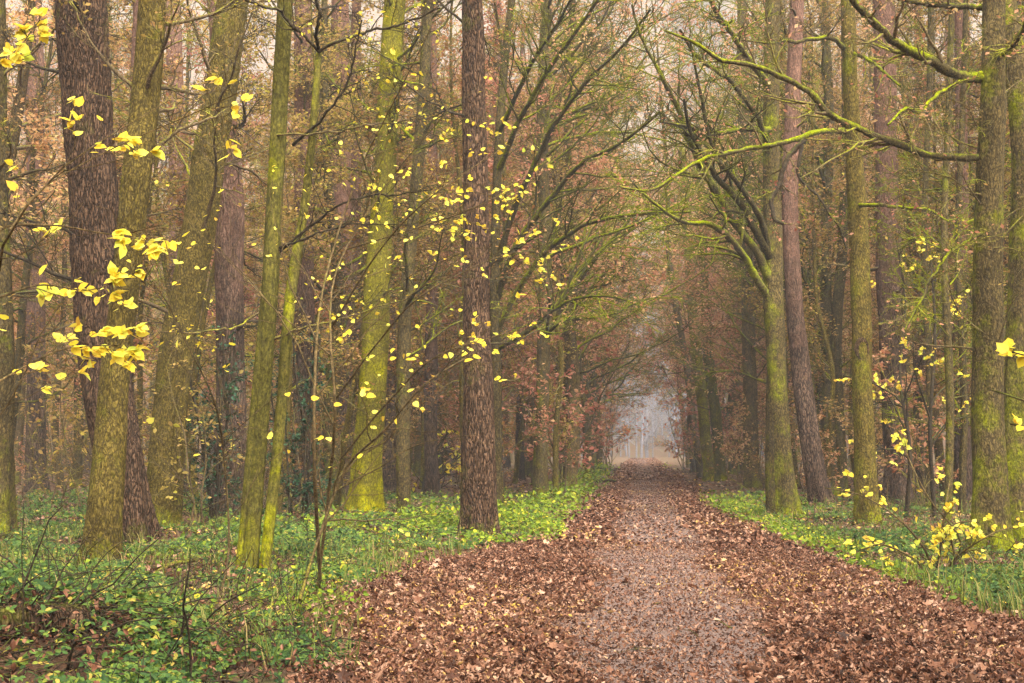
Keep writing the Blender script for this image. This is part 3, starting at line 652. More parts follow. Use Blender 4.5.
r, Ps, g, o = hero('pine_tree', M['purple'], 40, [(899, 505, 27), (896, 420, 26), (890, 300, 24), (886, 150, 22), (884, 0, 20)], 'wide mauve brown trunk set back between the straight trunk and the large oak', seed=25, flare=0.2, top=20)
crown(r, Ps[0], o, g, 16, 4, 19, 1, 3, M['twig'], 600, M['tan'], elev=(-0.2, 0.4))
r, Ps, g, o = hero('oak_tree', M['mossy'], 46, [(842, 490, 12), (839, 430, 12), (836, 350, 11), (842, 250, 10), (846, 150, 9), (845, 0, 8)], 'bent mossy trunk close left of the straight trunk with the knot', seed=26, flare=0.2, top=20)
crown(r, Ps[0], o, g, 22, 2, 19, 1, 3.4, M['limb'], 700, M['tan'])
r, Ps, g, o = hero('oak_tree', M['lime'], 68, [(711, 481, 12), (706, 440, 11), (701, 390, 11), (694, 330, 10), (688, 250, 9), (682, 150, 8)], 'leaning green trunk by the far path, nearer the path of a pair', seed=27, flare=0.2)
crown(r, Ps[0], o, g, 22, 3, 15, 2, 5, M['twig'], 1500, M['rust'], size=0.14, rmin=0.009)
r, Ps, g, o = hero('oak_tree', M['green'], 66, [(721, 481, 11), (716, 420, 11), (709, 360, 10), (704, 280, 9), (700, 150, 8)], 'leaning green trunk by the far path, farther from the path of a pair', seed=28, flare=0.2)
crown(r, Ps[0], o, g, 22, 3, 15, 2, 5, M['twig'], 1500, M['rust'], size=0.14, rmin=0.009)
r, Ps, g, o = hero('beech_tree', M['brown'], 56, [(752, 486, 15), (750, 400, 14), (748, 300, 13), (744, 150, 12), (742, 0, 10)], 'straight brown trunk left of the mossy oak with fanned limbs', seed=29, flare=0.2, top=24)
crown(r, Ps[0], o, g, 30, 3, 23, 1.5, 4, M['twig'], 2200, M['rust'], size=0.12, rmin=0.008)
for q, (px, Y, w, lab) in enumerate([(947, 30, 8, 'slender mossy stem rising between the wide mauve trunk and the large oak'), (961, 33, 7, 'thin stem close left of the large mossy oak'), (927, 38, 7, 'thin dark stem right of the wide mauve trunk'),
                                      (1002, 34, 7, 'thin stem between the large oak and the right edge trunk')]):
    by = 448 + 1.5 * F / Y
    r, Ps, g, o = hero('slender_tree', M['mossy'], Y, [(px, by, w), (px + 3, 400, w), (px - 3, 250, w * 0.9), (px + 2, 100, w * 0.8), (px + 5, 0, w * 0.7)], lab, seed=40 + q, flare=0.2, top=14, sides=12)
    crown(r, Ps[0], o, g, 26, 1.5, 13, 0.8, 2.6, M['limb'], 500, M['tan'], rmax=0.02)

for q, (x0, Y, sgn, kind, lab) in enumerate([(-2.9, 41, 1, 'mossy', 'mossy oak arching over the path first beyond the dark ridged trunk'), (-2.6, 49, 1, 'olive', 'olive trunk arching over the path second beyond the dark ridged trunk'),
                                      (6.2, 46, -1, 'mossy', 'mossy oak just right of the dark leaning pine, reaching left over the path'), (5.7, 55, -1, 'olive', 'olive trunk half hidden behind the mossy oak with fanned limbs')]):
    px = 640 + x0 * F / Y; by = 448 + 1.55 * F / Y; w = (0.36 if q % 2 else 0.44) * F / Y
    r, Ps, g, o = hero('oak_tree', M[kind], Y, [(px, by, w), (px + 3 * sgn, 400, w * 0.9), (px + 6 * sgn, 250, w * 0.8), (px + 3 * sgn, 100, w * 0.7), (px + 8 * sgn, 0, w * 0.6)], lab, seed=60 + q, flare=0.25, top=20, sides=14)
    crown(r, Ps[0], o, g, 30, 4, 19, 3, 6.5, M['limb'], 3200, M['rust'], size=0.095, bias=(sgn, -0.3, 0), ba=1.1, elev=(0.25, 1.1), rmax=0.08, l2=8, l3=8, rmin=0.007, clump=0.7)
# ---- the wood behind, copied
rg = np.random.default_rng(77)
spots = []
def free(x, y, dmin):
    return all((x - a) ** 2 + (y - b_) ** 2 > dmin * dmin for a, b_ in spots) and all((x - a) ** 2 + (y - b_) ** 2 > 1.2 for a, b_ in OCC)
for y0 in np.arange(42, 128, 7.0):                  # the two rows along the path
    for sx in (-1, 1):
        y = y0 + rg.uniform(-1.6, 1.6); x = (ledge(y) - rg.uniform(0.5, 1.3) - max(0, y - 75) * 0.03) if sx < 0 else (redge(y) + rg.uniform(0.7, 1.5) + max(0, y - 75) * 0.03)
        if sx > 0 and y < 71: continue
        if not free(x, y, 1.5): continue
        spots.append((x, y)); side = 'left' if sx < 0 else 'right'
        kind = rg.choice(['beech', 'beech', 'oak']) if y > 85 else rg.choice(['beech', 'oak', 'oak', 'pole'])
        far = 'near' if y < 70 else 'middle' if y < 110 else 'far'
        word = {'beech': 'rust-leaved beech', 'oak': 'mossy oak', 'pole': 'slender olive tree'}[str(kind)]
        place(str(kind), x, y, f'{word} in the {side} row along the {far} stretch of the path', f'{word} trees, {side} row, {far} stretch of path', s=rg.uniform(0.9, 1.2), rng=rg)
cnt = 0; tries = 0
while cnt < 190 and tries < 20000:
    tries += 1
    y = 26 + 112 * rg.random() ** 0.9
    x = rg.uniform(-0.45 * y - 5, 0.27 * y + 5)
    if ledge(y) - 2.4 - max(0, y - 90) * .06 < x < redge(y) + 2.6 + max(0, y - 90) * .06: continue
    if not free(x, y, 1.7 + 0.006 * y): continue
    if y < 34 and not (x < -6): continue
    spots.append((x, y)); cnt += 1
    kind = str(rg.choice(['pine', 'oak', 'beech', 'pole', 'pole'], p=[0.3, 0.2, 0.2, 0.15, 0.15]))
    side = 'left' if x < 0 else 'right'
    word = {'beech': 'rust-leaved beech', 'oak': 'mossy oak', 'pole': 'slender olive tree', 'pine': 'mauve pine'}[kind]
    zone = 'at the front of' if y < 50 else 'in the middle of' if y < 85 else 'deep in'
    place(kind, x, y, f'{word} among similar trunks {zone} the wood {side} of the path', f'{word} trees {zone} the wood {side} of the path', s=rg.uniform(0.75, 1.15), rng=rg)

k = 0
while k < 62:
    y = rg.uniform(31, 88); left = k % 5 < 3
    x = rg.uniform(max(-0.42 * y, -17), ledge(y) - 1.0) if left else rg.uniform(redge(y) + 1.4, 0.27 * y + 2)
    if not left and (y < 36 or (y < 70 and x < 4.6)): continue
    if not free(x, y, 1.2): k += 0.0; continue
    spots.append((x, y)); k += 1; side = 'left' if left else 'right'; zone = 'nearer' if y < 55 else 'farther'
    place('pole', x, y, f'slender olive stem among the {zone} thin trees close {side} of the path', f'slender stems, {zone} thin trees close {side} of the path', s=rg.uniform(0.75, 1.2), rng=rg)
for x, y in [(-6, 78), (-9, 90), (-5, 101), (-12, 84), (5.5, 84), (7, 97), (11, 90), (8, 112), (-8, 116), (13, 105)]:
    place('oak', x, y, f'tall mossy oak with high tan crown rising {"left" if x < 0 else "right"} of the far path', f'tall oaks {"left" if x < 0 else "right"} of the far path', s=1.25, rng=rg)
# unseen trees added round the camera so their crowns shade the near ground
for kind, x, y in [('beech', -5.5, 2), ('oak', 5.5, 3), ('beech', -4.5, -5), ('pine', 4.6, -4), ('oak', -11, 7), ('beech', 11, 8), ('pine', 10.5, 14.5), ('pine', -12.5, 13), ('pine', -15, 19), ('pine', 12, 20), ('beech', -4.2, -12), ('oak', 4.5, -11)]:
    place(kind, x, y, f'{kind} standing beside the photographer, out of view', 'trees added beside the camera for shade, out of view', s=1.0, rng=rg)
# ---- far woodland reading as one mass
def far_wood():
    rng = np.random.default_rng(5)
    n = 760; y = 135 + 225 * rng.random(n) ** 1.1; x = rng.uniform(-0.5, 0.33, n) * y; k = (np.abs(x - 1) > 7 + 0.05 * (y - 135)) & ((np.abs(x - 1) > 16) | (y < 170)); x, y = x[k], y[k]
    H = rng.uniform(18, 28, len(x)); P = np.stack([np.stack([x + rng.normal(0, .6, len(x)) * t, y, terr(x, y) + H * t], 1) for t in np.linspace(0, 1, 5)], 1)
    a = Acc(); rr = rng.uniform(0.1, 0.28, len(x))[:, None] * np.linspace(1, 0.25, 5)[None]; a.add(*tubes(P, rr, 6))
    L1, R1 = sprout(P, rr, 14, 0.15, 1.0, 0.2, 1.2, 5, rng, 0.15, 0.02, 0.4, 0.02); a.add(*tubes(L1, R1, 3))
    L2, R2 = sprout(L1, R1, 5, 0.2, 1.0, 0.5, 1.0, 4, rng, 0.15, 0.0, 0.5, 0.015); a.add(*tubes(L2, R2, 3))
    tag(a.obj('far_woodland', M['twig']), 'hazy mass of bare trunks and twigs filling the far wood', None, None, 'stuff')
    f = Acc(); C, T = along(L2, 600000, rng); C = C + rng.normal(0, 0.4, C.shape)
    C = C[(np.abs(C[:, 0] - 1) > 16) | (rng.random(len(C)) < 0.1)]
    nr = rng.normal(0, 0.7, C.shape); nr[:, 2] += 0.6
    leaves(f, C, 0.34 * (0.5 + rng.random(len(C))), nr, DIAM, rng)
    tag(f.obj('far_leaves', M['rust'], smooth=False), 'hazy mass of rust brown leaves in the far wood', None, None, 'stuff')
far_wood()
def mist_tinted_wood():  # bare trees whose pale colour imitates thick mist
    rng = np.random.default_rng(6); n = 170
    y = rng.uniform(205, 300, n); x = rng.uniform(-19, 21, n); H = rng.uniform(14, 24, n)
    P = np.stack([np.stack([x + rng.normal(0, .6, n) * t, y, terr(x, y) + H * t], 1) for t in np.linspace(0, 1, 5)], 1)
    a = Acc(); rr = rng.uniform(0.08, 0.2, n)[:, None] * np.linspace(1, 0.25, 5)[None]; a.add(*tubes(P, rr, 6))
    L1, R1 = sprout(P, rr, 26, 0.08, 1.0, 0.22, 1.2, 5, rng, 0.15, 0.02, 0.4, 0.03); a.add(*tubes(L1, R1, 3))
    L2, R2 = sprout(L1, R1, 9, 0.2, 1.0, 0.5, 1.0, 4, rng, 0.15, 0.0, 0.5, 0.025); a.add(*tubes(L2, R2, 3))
    tag(a.obj('mist_tinted_woodland', M['mist_tint']), 'pale grey bare trees dissolving in mist beyond the end of the path', None, None, 'stuff')
mist_tinted_wood()

# ------------------------------------------------------------------ understorey
def sapling_proto(seed, H=3.0, leafm='rust', n=900, size=0.09, name='beech_sapling'):
    rng = np.random.default_rng(seed); root = empty(name, (0, 0, 0))
    k = 7; t = np.linspace(0, 1, k)
    st = Acc(); tot = []
    for q in range(3):
        w = np.cumsum(rng.standard_normal((k, 2)), 0) * 0.08; d = rng.standard_normal(2) * 0.5
        pts = np.stack([w[:, 0] + d[0] * t, w[:, 1] + d[1] * t, -0.1 + H * t * (1 - 0.15 * q), 0.018 * (1 - 0.8 * t) + 0.003], 1)
        st.add(*tubes(pts[None, :, :3], pts[None, :, 3], 6)); tot.append((pts[None, :, :3], pts[None, :, 3]))
    P = np.concatenate([a for a, b_ in tot]); Q = np.concatenate([b_ for a, b_ in tot])
    P2, Q2 = sprout(P, Q, 13, 0.15, 1, 0.42, 1.2, 6, rng, 0.15, 0.0, 0.6, 0.004, 0.5); P3, Q3 = sprout(P2, Q2, 7, 0.2, 1, 0.5, 0.9, 5, rng, 0.2, 0, 0.7, 0.0035, 0.6)
    st.obj('stem', M['twig'], root); tw = Acc().add(*tubes(P2, Q2, 4)).add(*tubes(P3, Q3, 3)); tw.obj('twigs', M['twig'], root)
    f = Acc(); foliage(f, P3, n, size, rng, LEAF8, clump=0.7, jit=0.02); f.obj('foliage', M[leafm], root, smooth=False)
    return root
SAP = [sapling_proto(61), sapling_proto(62, 4.0, 'rust', 1100), sapling_proto(63, 3.4, 'tan', 260), sapling_proto(64, 2.4, 'tan', 200)]
used = set(); k = 0; t = 0
while k < 64 and t < 5000:
    t += 1
    y = 26 + 60 * rg.random(); x = rg.uniform(-0.45 * y - 2, 0.27 * y + 2)
    if ledge(y) - 1.3 < x < redge(y) + 1.3: continue
    if y < 34 and x > -4: continue
    p = SAP[int(rg.integers(4))]; rusty = p in SAP[:2] or p.name.startswith('beech_sapling') and False
    q = SAP.index(p)
    if x < 0 and y < 48 and q < 2: continue
    if q in used: p = copy_tree(p)
    used.add(q); k += 1
    sc = rg.uniform(0.7, 1.3); p.location = (x, y, float(terr(x, y))); p.rotation_euler = (0, 0, rg.random() * 6.28); p.scale = (sc, sc, sc)
    side = 'left' if x < 0 else 'right'; col = 'rust' if q < 2 else 'tan'; zone = 'nearer' if y < 50 else 'farther'
    tag(p, f'young {col}-leaved beech among the {zone} trunks {side} of the path', 'sapling', f'young {col}-leaved beeches among the {zone} trunks {side} of the path')

for y, sgn in [(44, -1), (52, -1), (63, -1), (74, 1), (76, -1), (82, 1), (88, -1), (92, 1), (100, 1), (103, -1)]:
    p = copy_tree(SAP[int(rg.integers(2))]); sc = rg.uniform(1.5, 2.3)
    x = ledge(y) - rg.uniform(0.5, 1.6) if sgn < 0 else redge(y) + rg.uniform(0.9, 2.0)
    p.location = (x, y, float(terr(x, y))); p.rotation_euler = (0, 0, rg.random() * 6.28); p.scale = (sc, sc, sc)
    side = 'left' if sgn < 0 else 'right'
    tag(p, f'bushy salmon-leaved beech leaning over the far {side} path edge', 'sapling', f'salmon-leaved young beeches on the far {side} path edge')
# saplings with yellow leaves: stems, twigs traced roughly, leaves in sprays
def yellow_sapling(name, Y, stems, n, size, label, seed, mat='yellow', region=None, l2=9, l3=5, f2=0.4, rmin=0.003, dY=0.5, tmpl=HEART, twigm='darktwig', t0=0.2, wf=1.0):
    rng = np.random.default_rng(seed)
    b0 = stems[0][0]; base = at(b0[0], b0[1], Y); base[2] = terr(base[0], base[1])
    root = empty(name, base, label, 'sapling'); Ls, Rs, so_, P3s = [], [], [], []
    for ps in stems:
        rows = np.array([[*at(px, py, Y + (dY * math.sin(k * 1.3 + seed))), w * wf / 2 / F * Y] for k, (px, py, w) in enumerate(ps)])
        P = spline(rows, 18); a = Acc().add(*tubes(P[None, :, :3], np.maximum(P[None, :, 3], 0.002), 6, 0.04, rng)); so_.append(a.obj('stem', M[twigm], root, base))
        Ls.append(P[None, :, :3]); Rs.append(np.maximum(P[None, :, 3], 0.002))
    for L, Rr, st in zip(Ls, Rs, so_):
        tw = Acc().add(*tubes(L, Rr * 0.6, 4))
        P2, Q2 = sprout(L, Rr, l2, t0, 1, f2, 0.9, 7, rng, 0.16, -0.02, 0.6, rmin, 0.4); P3, Q3 = sprout(P2, Q2, l3, 0.2, 1, 0.5, 0.9, 5, rng, 0.2, 0, 0.7, rmin * 0.8, 0.5)
        tw.add(*tubes(P2, Q2, 4)).add(*tubes(P3, Q3, 3)); tw.obj('twigs', M[twigm], st, base); P3s.append(P3)
    P3 = np.concatenate(P3s)
    f = Acc(); C, T = along(P3[rng.random(len(P3)) < 0.5], n, rng, 0.3, 1.0)
    nr = rng.standard_normal((n, 3)) * 0.5; nr[:, 2] += 0.75; nr[:, 1] -= 0.55
    d = T + rng.standard_normal((n, 3)) * 0.6; d[:, 2] -= 0.3
    leaves(f, C, size * (0.6 + 0.7 * rng.random(n)), nr, tmpl, rng, dirs=d); f.obj('foliage', M[mat], root, base, smooth=False)
    return root
yellow_sapling('hazel_sapling', 5.6, [[(-60, 850, 12), (-45, 600, 10), (-30, 400, 8), (-5, 300, 6), (10, 230, 5), (60, 170, 3.5), (120, 130, 2.5), (170, 100, 2)],
    [(-30, 400, 6), (10, 375, 4), (60, 350, 3), (120, 345, 2)], [(-20, 330, 6), (0, 229, 5), (50, 225, 4), (110, 234, 3), (160, 225, 2)], [(-8, 300, 5), (40, 285, 3.5), (90, 290, 2.5), (140, 270, 2)],
    [(10, 230, 4), (40, 190, 3), (110, 150, 2.5), (190, 115, 2), (240, 92, 1.5)], [(-30, 60, 4), (0, 66, 3), (40, 20, 2)]],
    560, 0.046, 'near hazel twigs with large yellow leaves hanging in from the left edge', 5, f2=0.28, l2=11, l3=3, rmin=0.0018, dY=0.25, wf=0.55, twigm='stem')
yellow_sapling('lime_sapling', 14.5, [[(322, 610, 7), (318, 540, 6.5), (314, 440, 6), (316, 350, 5), (330, 260, 4), (360, 170, 3), (400, 90, 2), (430, 30, 1.5)], [(316, 600, 6), (330, 480, 5.5), (335, 400, 5), (330, 330, 4), (345, 250, 3), (390, 180, 2), (440, 120, 1.5)],
    [(335, 400, 4), (380, 340, 3), (430, 290, 2.5), (490, 260, 2), (540, 250, 1.4)], [(330, 330, 4), (380, 250, 3), (440, 190, 2.2), (500, 150, 1.6)], [(340, 460, 4), (390, 400, 3), (450, 350, 2.2), (520, 330, 1.4)], [(345, 250, 3), (410, 230, 2.4), (480, 205, 1.8), (530, 180, 1.2)]],
    680, 0.05, 'tall thin lime sapling dotted with yellow leaves right of the multi-stemmed tree', 8, f2=0.34, l2=13, l3=7, rmin=0.0022, dY=0.8, twigm='stem', wf=0.6, t0=0.3)
yellow_sapling('maple_sapling', 13.5, [[(205, 640, 5), (228, 560, 4), (225, 470, 3.5), (214, 400, 3), (180, 330, 2.4), (150, 260, 1.8)], [(300, 600, 6), (318, 540, 5.5), (345, 470, 5), (385, 430, 4), (430, 380, 3), (480, 350, 2)]],
    60, 0.07, 'bare arching stems with a few yellow leaves leaning over the left verge', 12, f2=0.42, l2=16, l3=7, rmin=0.0022, wf=0.6, twigm='stem')
yellow_sapling('hazel_shrub', 18.5, [[(930, 590, 5), (925, 550, 4), (900, 520, 3), (860, 495, 2.4), (825, 488, 1.6)], [(932, 590, 5), (940, 550, 4), (945, 510, 3), (950, 480, 2)], [(934, 590, 5), (965, 550, 4), (990, 535, 3), (1020, 525, 2)],
    [(930, 590, 5), (915, 560, 4), (885, 545, 3), (860, 550, 2)], [(935, 590, 5), (960, 540, 3), (930, 500, 2.5), (900, 440, 1.6)], [(935, 590, 5), (955, 560, 4), (950, 530, 3), (975, 520, 2)]],
    400, 0.068, 'low shrub of bright yellow leaves on the right bank', 15, f2=0.24, l2=11, rmin=0.003, wf=0.6, twigm='stem')
yellow_sapling('beech_sapling', 32, [[(905, 530, 5), (910, 450, 4), (900, 380, 3), (905, 300, 2.4), (895, 230, 1.6)], [(935, 525, 5), (930, 430, 4), (935, 330, 3), (930, 250, 1.6)]],
    420, 0.085, 'thin sapling speckled with small yellow leaves behind the yellow shrub', 16, f2=0.3, rmin=0.005)
yellow_sapling('maple_sapling', 7.5, [[(1450, 790, 9), (1420, 640, 8), (1340, 500, 7), (1230, 440, 6), (1120, 410, 4.5), (1040, 405, 3), (992, 390, 1.6)], [(1230, 440, 5), (1110, 375, 3.5), (1050, 362, 2.5), (1012, 352, 1.6)], [(1230, 440, 4.5), (1120, 440, 3.5), (1050, 432, 2.5), (1010, 424, 1.5)]],
    190, 0.062, 'near maple twigs with yellow leaves reaching in at the right edge', 17, f2=0.12, l2=14, l3=3, rmin=0.002, dY=0.15, t0=0.45)
yellow_sapling('beech_sapling', 46, [[(420, 505, 3), (430, 460, 2.5), (450, 430, 2)], [(425, 505, 3), (445, 470, 2), (462, 455, 1.5)]], 220, 0.11, 'low yellow-leaved sapling behind the dark ridged trunk by the path', 18, rmin=0.006, f2=0.6)
for q, (px, pY, sd_, lab) in enumerate([(214, 27.5, 71, 'dark evergreen holly filling the gap right of the broad twin trunk'), (300, 28, 72, 'dark ivy-like holly behind the multi-stemmed tree')]):
    rng = np.random.default_rng(sd_); b_ = at(px, 530, pY); b_[2] = terr(b_[0], b_[1]); root = empty('holly_bush', b_, lab, 'bush')
    P = grow(np.zeros((5, 3)) + rng.normal(0, .1, (5, 3)) * [1, 1, 0], np.array([[0, 0, 1.]] * 5) + rng.normal(0, .12, (5, 3)), np.full(5, 3.8), 9, 0.06, 0.1, rng); Q = np.full((5, 9), 0.02)
    P2, Q2 = sprout(P, Q, 22, 0.05, 1, 0.15, 1.3, 5, rng, 0.15, 0, 0.5, 0.005); P3, Q3 = sprout(P2, Q2, 5, 0.2, 1, 0.5, 1, 4, rng)
    Acc().add(*tubes(P, Q, 6)).obj('stems', M['darktwig'], root); Acc().add(*tubes(P2, Q2, 4)).add(*tubes(P3, Q3, 3)).obj('twigs', M['darktwig'], root)
    f = Acc(); foliage(f, P3, 1700, 0.075, rng, LEAF8, clump=0.6, jit=0.03); f.obj('foliage', M['evergreen'], root, smooth=False)

# ------------------------------------------------------------------ ground cover
def clearing(x, y):
    f = np.ones(len(x))
    for a_, b_ in OCC: f = np.minimum(f, sstep(0.5, 2.2, np.hypot((x - a_) * 1.3, (y - b_ + 1.0) * 0.75)))
    return f
def cover():
    rng = np.random.default_rng(9)
    def field(n, y0, y1, left):
        y = y0 * (y1 / y0) ** rng.random(n)
        u = rng.random(n) ** 1.2
        if left: x = ledge(y) + 0.25 - u * (y * 0.47 + 1.5 + ledge(y))
        else: x = redge(y) - 0.15 + u * (y * 0.3 + 1.5 - redge(y))
        return x, y
    a = Acc()
    for left, n, y1 in ((True, 62000, 44), (False, 36000, 46)):
        x, y = field(n, 8.2, y1, left)
        off = np.maximum(ledge(y) - x, x - redge(y))
        hum = np.clip(0.5 + 0.38 * wob(x * 1.4, y * 1.1) + 0.3 * wob(x * 3.7 + 2, y * 2.9), 0, 1); h = (0.05 + 0.36 * hum ** 1.8) * sstep(-0.2, 1.6, off)
        keep = rng.random(n) < (0.04 + 0.96 * sstep(0.3, 0.62, hum)) * np.where(y > 26, 0.6, 1.0) * sstep(-0.4, 0.5, off + 0.4 * wob(x * 2.2, y * 2)); keep &= ~((np.abs(x + 4.0) < 0.55) & (y < 9.8) & (rng.random(n) < 0.55)); keep &= rng.random(n) > 0.75 * np.exp(-(((x + 4.2) / 0.9) ** 2 + ((y - 9.6) / 0.9) ** 2)); keep &= rng.random(n) < 0.3 + 0.7 * clearing(x, y); h = h * (0.35 + 0.65 * clearing(x, y)); x, y, h, off = x[keep], y[keep], h[keep], off[keep]; n_ = len(x)
        z = terr(x, y) + 0.02 + h * (0.35 + 0.65 * rng.random(n_))
        C = np.stack([x, y, z], 1); nr = rng.normal(0, 0.5, (n_, 3)); nr[:, 2] += 1.0; nr[:, 1] -= 0.3
        sz = (0.04 + 0.028 * rng.random(n_)) * (1 + 0.014 * (y - 9))
        for rot in (-1, 0, 1):          # three leaflets
            d = np.stack([np.cos(rng.random(n_) * 0.4 + rot * 1.5 + x * 9), np.sin(rot * 1.5 + x * 9), np.zeros(n_)], 1)
            leaves(a, C, sz * (1.0 if rot == 0 else 0.85), nr + rng.normal(0, 0.15, nr.shape), LEAF8, rng, dirs=d, val=np.clip(rng.normal(0.45, 0.27, n_) + 0.1 * np.sin(x * 3), 0, 0.99))
    li = Acc()
    for ox, oy in OCC:
        if oy > 42: continue
        m = 260; an_ = rng.random(m) * 6.283; rr_ = 0.28 + 0.5 * rng.random(m) ** 1.5; C = np.stack([ox + rr_ * np.cos(an_), oy + rr_ * np.sin(an_), np.zeros(m)], 1)
        C[:, 2] = terr(C[:, 0], C[:, 1]) + 0.02 + 0.28 * rng.random(m) ** 1.6 * np.clip(1.0 - rr_, 0, 1) * (0.4 + 0.6 * np.sin(an_ * 2 + ox) ** 2); nr = rng.normal(0, 0.5, (m, 3)); nr[:, 2] += 0.8; nr[:, 1] -= 0.4
        k = rng.random(m) < 0.45; leaves(a, C[k], 0.06 * (0.6 + 0.7 * rng.random(k.sum())), nr[k], LEAF8, rng); leaves(li, C[~k] * [1, 1, 1], 0.06 * (0.6 + 0.8 * rng.random((~k).sum())), nr[~k], CURL8, rng, val=0.8 * rng.random((~k).sum()))
    tag(a.obj('bramble_undergrowth', M['bramble'], smooth=False), 'blue-green bramble leaves covering the banks on both sides of the path', None, None, 'stuff')
    tag(li.obj('drifted_leaves', M['litter'], smooth=False), 'brown leaves drifted up against the feet of the trunks', None, None, 'stuff')
    # stems of the brambles
    s = Acc(); x, y = field(1300, 8.2, 34, True); x2, y2 = field(700, 8.2, 34, False); x = np.concatenate([x, x2]); y = np.concatenate([y, y2])
    off = np.maximum(ledge(y) - x, x - redge(y)); k = off > 0.4; x, y = x[k], y[k]
    st = np.stack([x, y, terr(x, y)], 1); d = rng.normal(0, 1, st.shape); d[:, 2] = np.abs(d[:, 2]) + 0.7
    P = grow(st, d, rng.uniform(0.3, 1.0, len(st)), 7, 0.25, 0.0, rng, sag=0.5); s.add(*tubes(P, np.full(P.shape[:2], 0.0025) * (1 + 0.02 * y[:, None]), 4))
    tag(s.obj('bramble_stems', M['darktwig']), 'tangle of thin brown bramble stems and dead stalks on the banks', None, None, 'stuff')
    # grassy, bright green verge
    g = Acc()
    def patch(n, px, Y, rx, ry, hh, sz):
        c = at(px, 448 + 1.55 * F / Y, Y); x = c[0] + rng.normal(0, rx, n); y = Y + rng.normal(0, ry, n)
        k = ((x < ledge(y) + 0.35) | (x > redge(y) - 0.2)) & (rng.random(n) < 0.12 + 0.8 * (wob(x * 2.6, y * 1.7 + 1) + 0.4 * wob(x * 6, y * 5) > 0)); x, y = x[k], y[k]; n = len(x)
        z = terr(x, y) + 0.02 + (0.3 + 0.7 * clearing(x, y)) * 1.35 * hh * rng.random(n) ** 1.3 * (0.5 + 0.5 * (wob(x * 2, y * 2) * 0.5 + 0.5))
        nr = rng.normal(0, 0.5, (n, 3)); nr[:, 2] += 0.9; nr[:, 1] -= 0.3
        leaves(g, np.stack([x, y, z], 1), sz * (0.6 + 0.8 * rng.random(n)), nr, LEAF8, rng)
    patch(2600, 532, 25.5, 0.5, 1.4, 0.28, 0.075); patch(3500, 520, 31, 0.9, 4, 0.5, 0.09); patch(2500, 440, 26.5, 0.8, 1.6, 0.32, 0.08); patch(1500, 570, 48, 0.5, 6, 0.6, 0.13); patch(1500, 360, 27, 1.5, 2, 0.35, 0.09)
    patch(1600, 592, 72, 0.4, 12, 0.7, 0.16); patch(800, 655, 110, 0.4, 10, 0.7, 0.2)
    patch(2600, 735, 34, 0.6, 4, 0.18, 0.09); patch(2600, 800, 25, 0.35, 3, 0.14, 0.075); patch(1500, 880, 18, 0.35, 2, 0.14, 0.065); patch(1500, 730, 40, 1.2, 4, 0.2, 0.1); patch(1200, 300, 14.5, 0.5, 1.5, 0.2, 0.06); patch(1200, 260, 19, 1.2, 1.8, 0.3, 0.07)
    tag(g.obj('verge_plants', M['fresh'], smooth=False), 'fresh bright green weeds along the edges of the path', None, None, 'stuff')
    gr = Acc(); n = 9000; x, y = field(n, 10, 45, True); x2, y2 = field(5000, 10, 45, False); x = np.concatenate([x, x2]); y = np.concatenate([y, y2])
    off = np.maximum(ledge(y) - x, x - redge(y)); k = (off > -0.1) & (rng.random(len(x)) < 0.25 + 0.75 * (wob(x * 0.9 + 5, y * 0.8) > 0.1)); x, y = x[k], y[k]
    h = rng.uniform(0.12, 0.45, len(x)); az = rng.random(len(x)) * 6.28; w = 0.004 * (1 + 0.04 * y)
    b0 = np.stack([x, y, terr(x, y)], 1); e = np.stack([np.cos(az), np.sin(az), 0 * az], 1); sidev = np.stack([-np.sin(az), np.cos(az), 0 * az], 1)
    V = np.stack([b0 - sidev * w[:, None], b0 + sidev * w[:, None], b0 + e * (h * 0.25)[:, None] + [0, 0, 1] * (h * 0.65)[:, None] + sidev * (w * .7)[:, None], b0 + e * (h * 0.25)[:, None] + [0, 0, 1] * (h * 0.65)[:, None] - sidev * (w * .7)[:, None],
                  b0 + e * (h * 0.7)[:, None] + [0, 0, 1] * (h * 0.9)[:, None]], 1)
    o5 = np.arange(len(x))[:, None] * 5
    gr.add(V.reshape(-1, 3), np.array([[0, 1, 2, 3]]) + o5, np.array([[3, 2, 4]]) + o5, a=np.repeat(rng.random(len(x)), 5))
    tag(gr.obj('grass', M['grass'], smooth=False), 'thin green grass blades growing through the brambles', None, None, 'stuff')
cover()

# ------------------------------------------------------------------ fallen wood
def stick(name, pts, Y, label, mat, seed, cat='branch', side=5, dz=0.0):
    rng = np.random.default_rng(seed)
    rows = np.array([[*at(px, py, Yk), w / 2 / F * Yk] for (px, py, w), Yk in zip(pts, Y)]); 
    org = rows[0, :3].copy()
    root = empty(name, org, label, cat); P = spline(rows, 20)
    Acc().add(*tubes(P[None, :, :3], P[None, :, 3], 9, 0.07, rng)).obj('main_stem', mat, root, org)
    P2, Q2 = sprout(P[None, :, :3], P[None, :, 3], side, 0.3, 1, 0.35, 0.8, 6, rng, 0.15, 0.03, 0.5, 0.004)
    for k in range(len(P2)): Acc().add(*tubes(P2[k:k + 1], Q2[k:k + 1], 5)).obj('side_twig', mat, root, org)
stick('fallen_branch', [(28, 592, 5), (65, 588, 5), (95, 592, 4.5), (135, 600, 4), (165, 592, 2.5)], [12.7, 12.5, 12.5, 12.5, 12.6], 'pale fallen branch lying across the brambles at lower left', M['brown'], 1)
stick('fallen_branch', [(150, 578, 5), (168, 566, 5), (195, 560, 4)], [16.8, 17.0, 17.2], 'short curved branch leaning over the brambles near the multi-stemmed tree', M['brown'], 2, side=3)
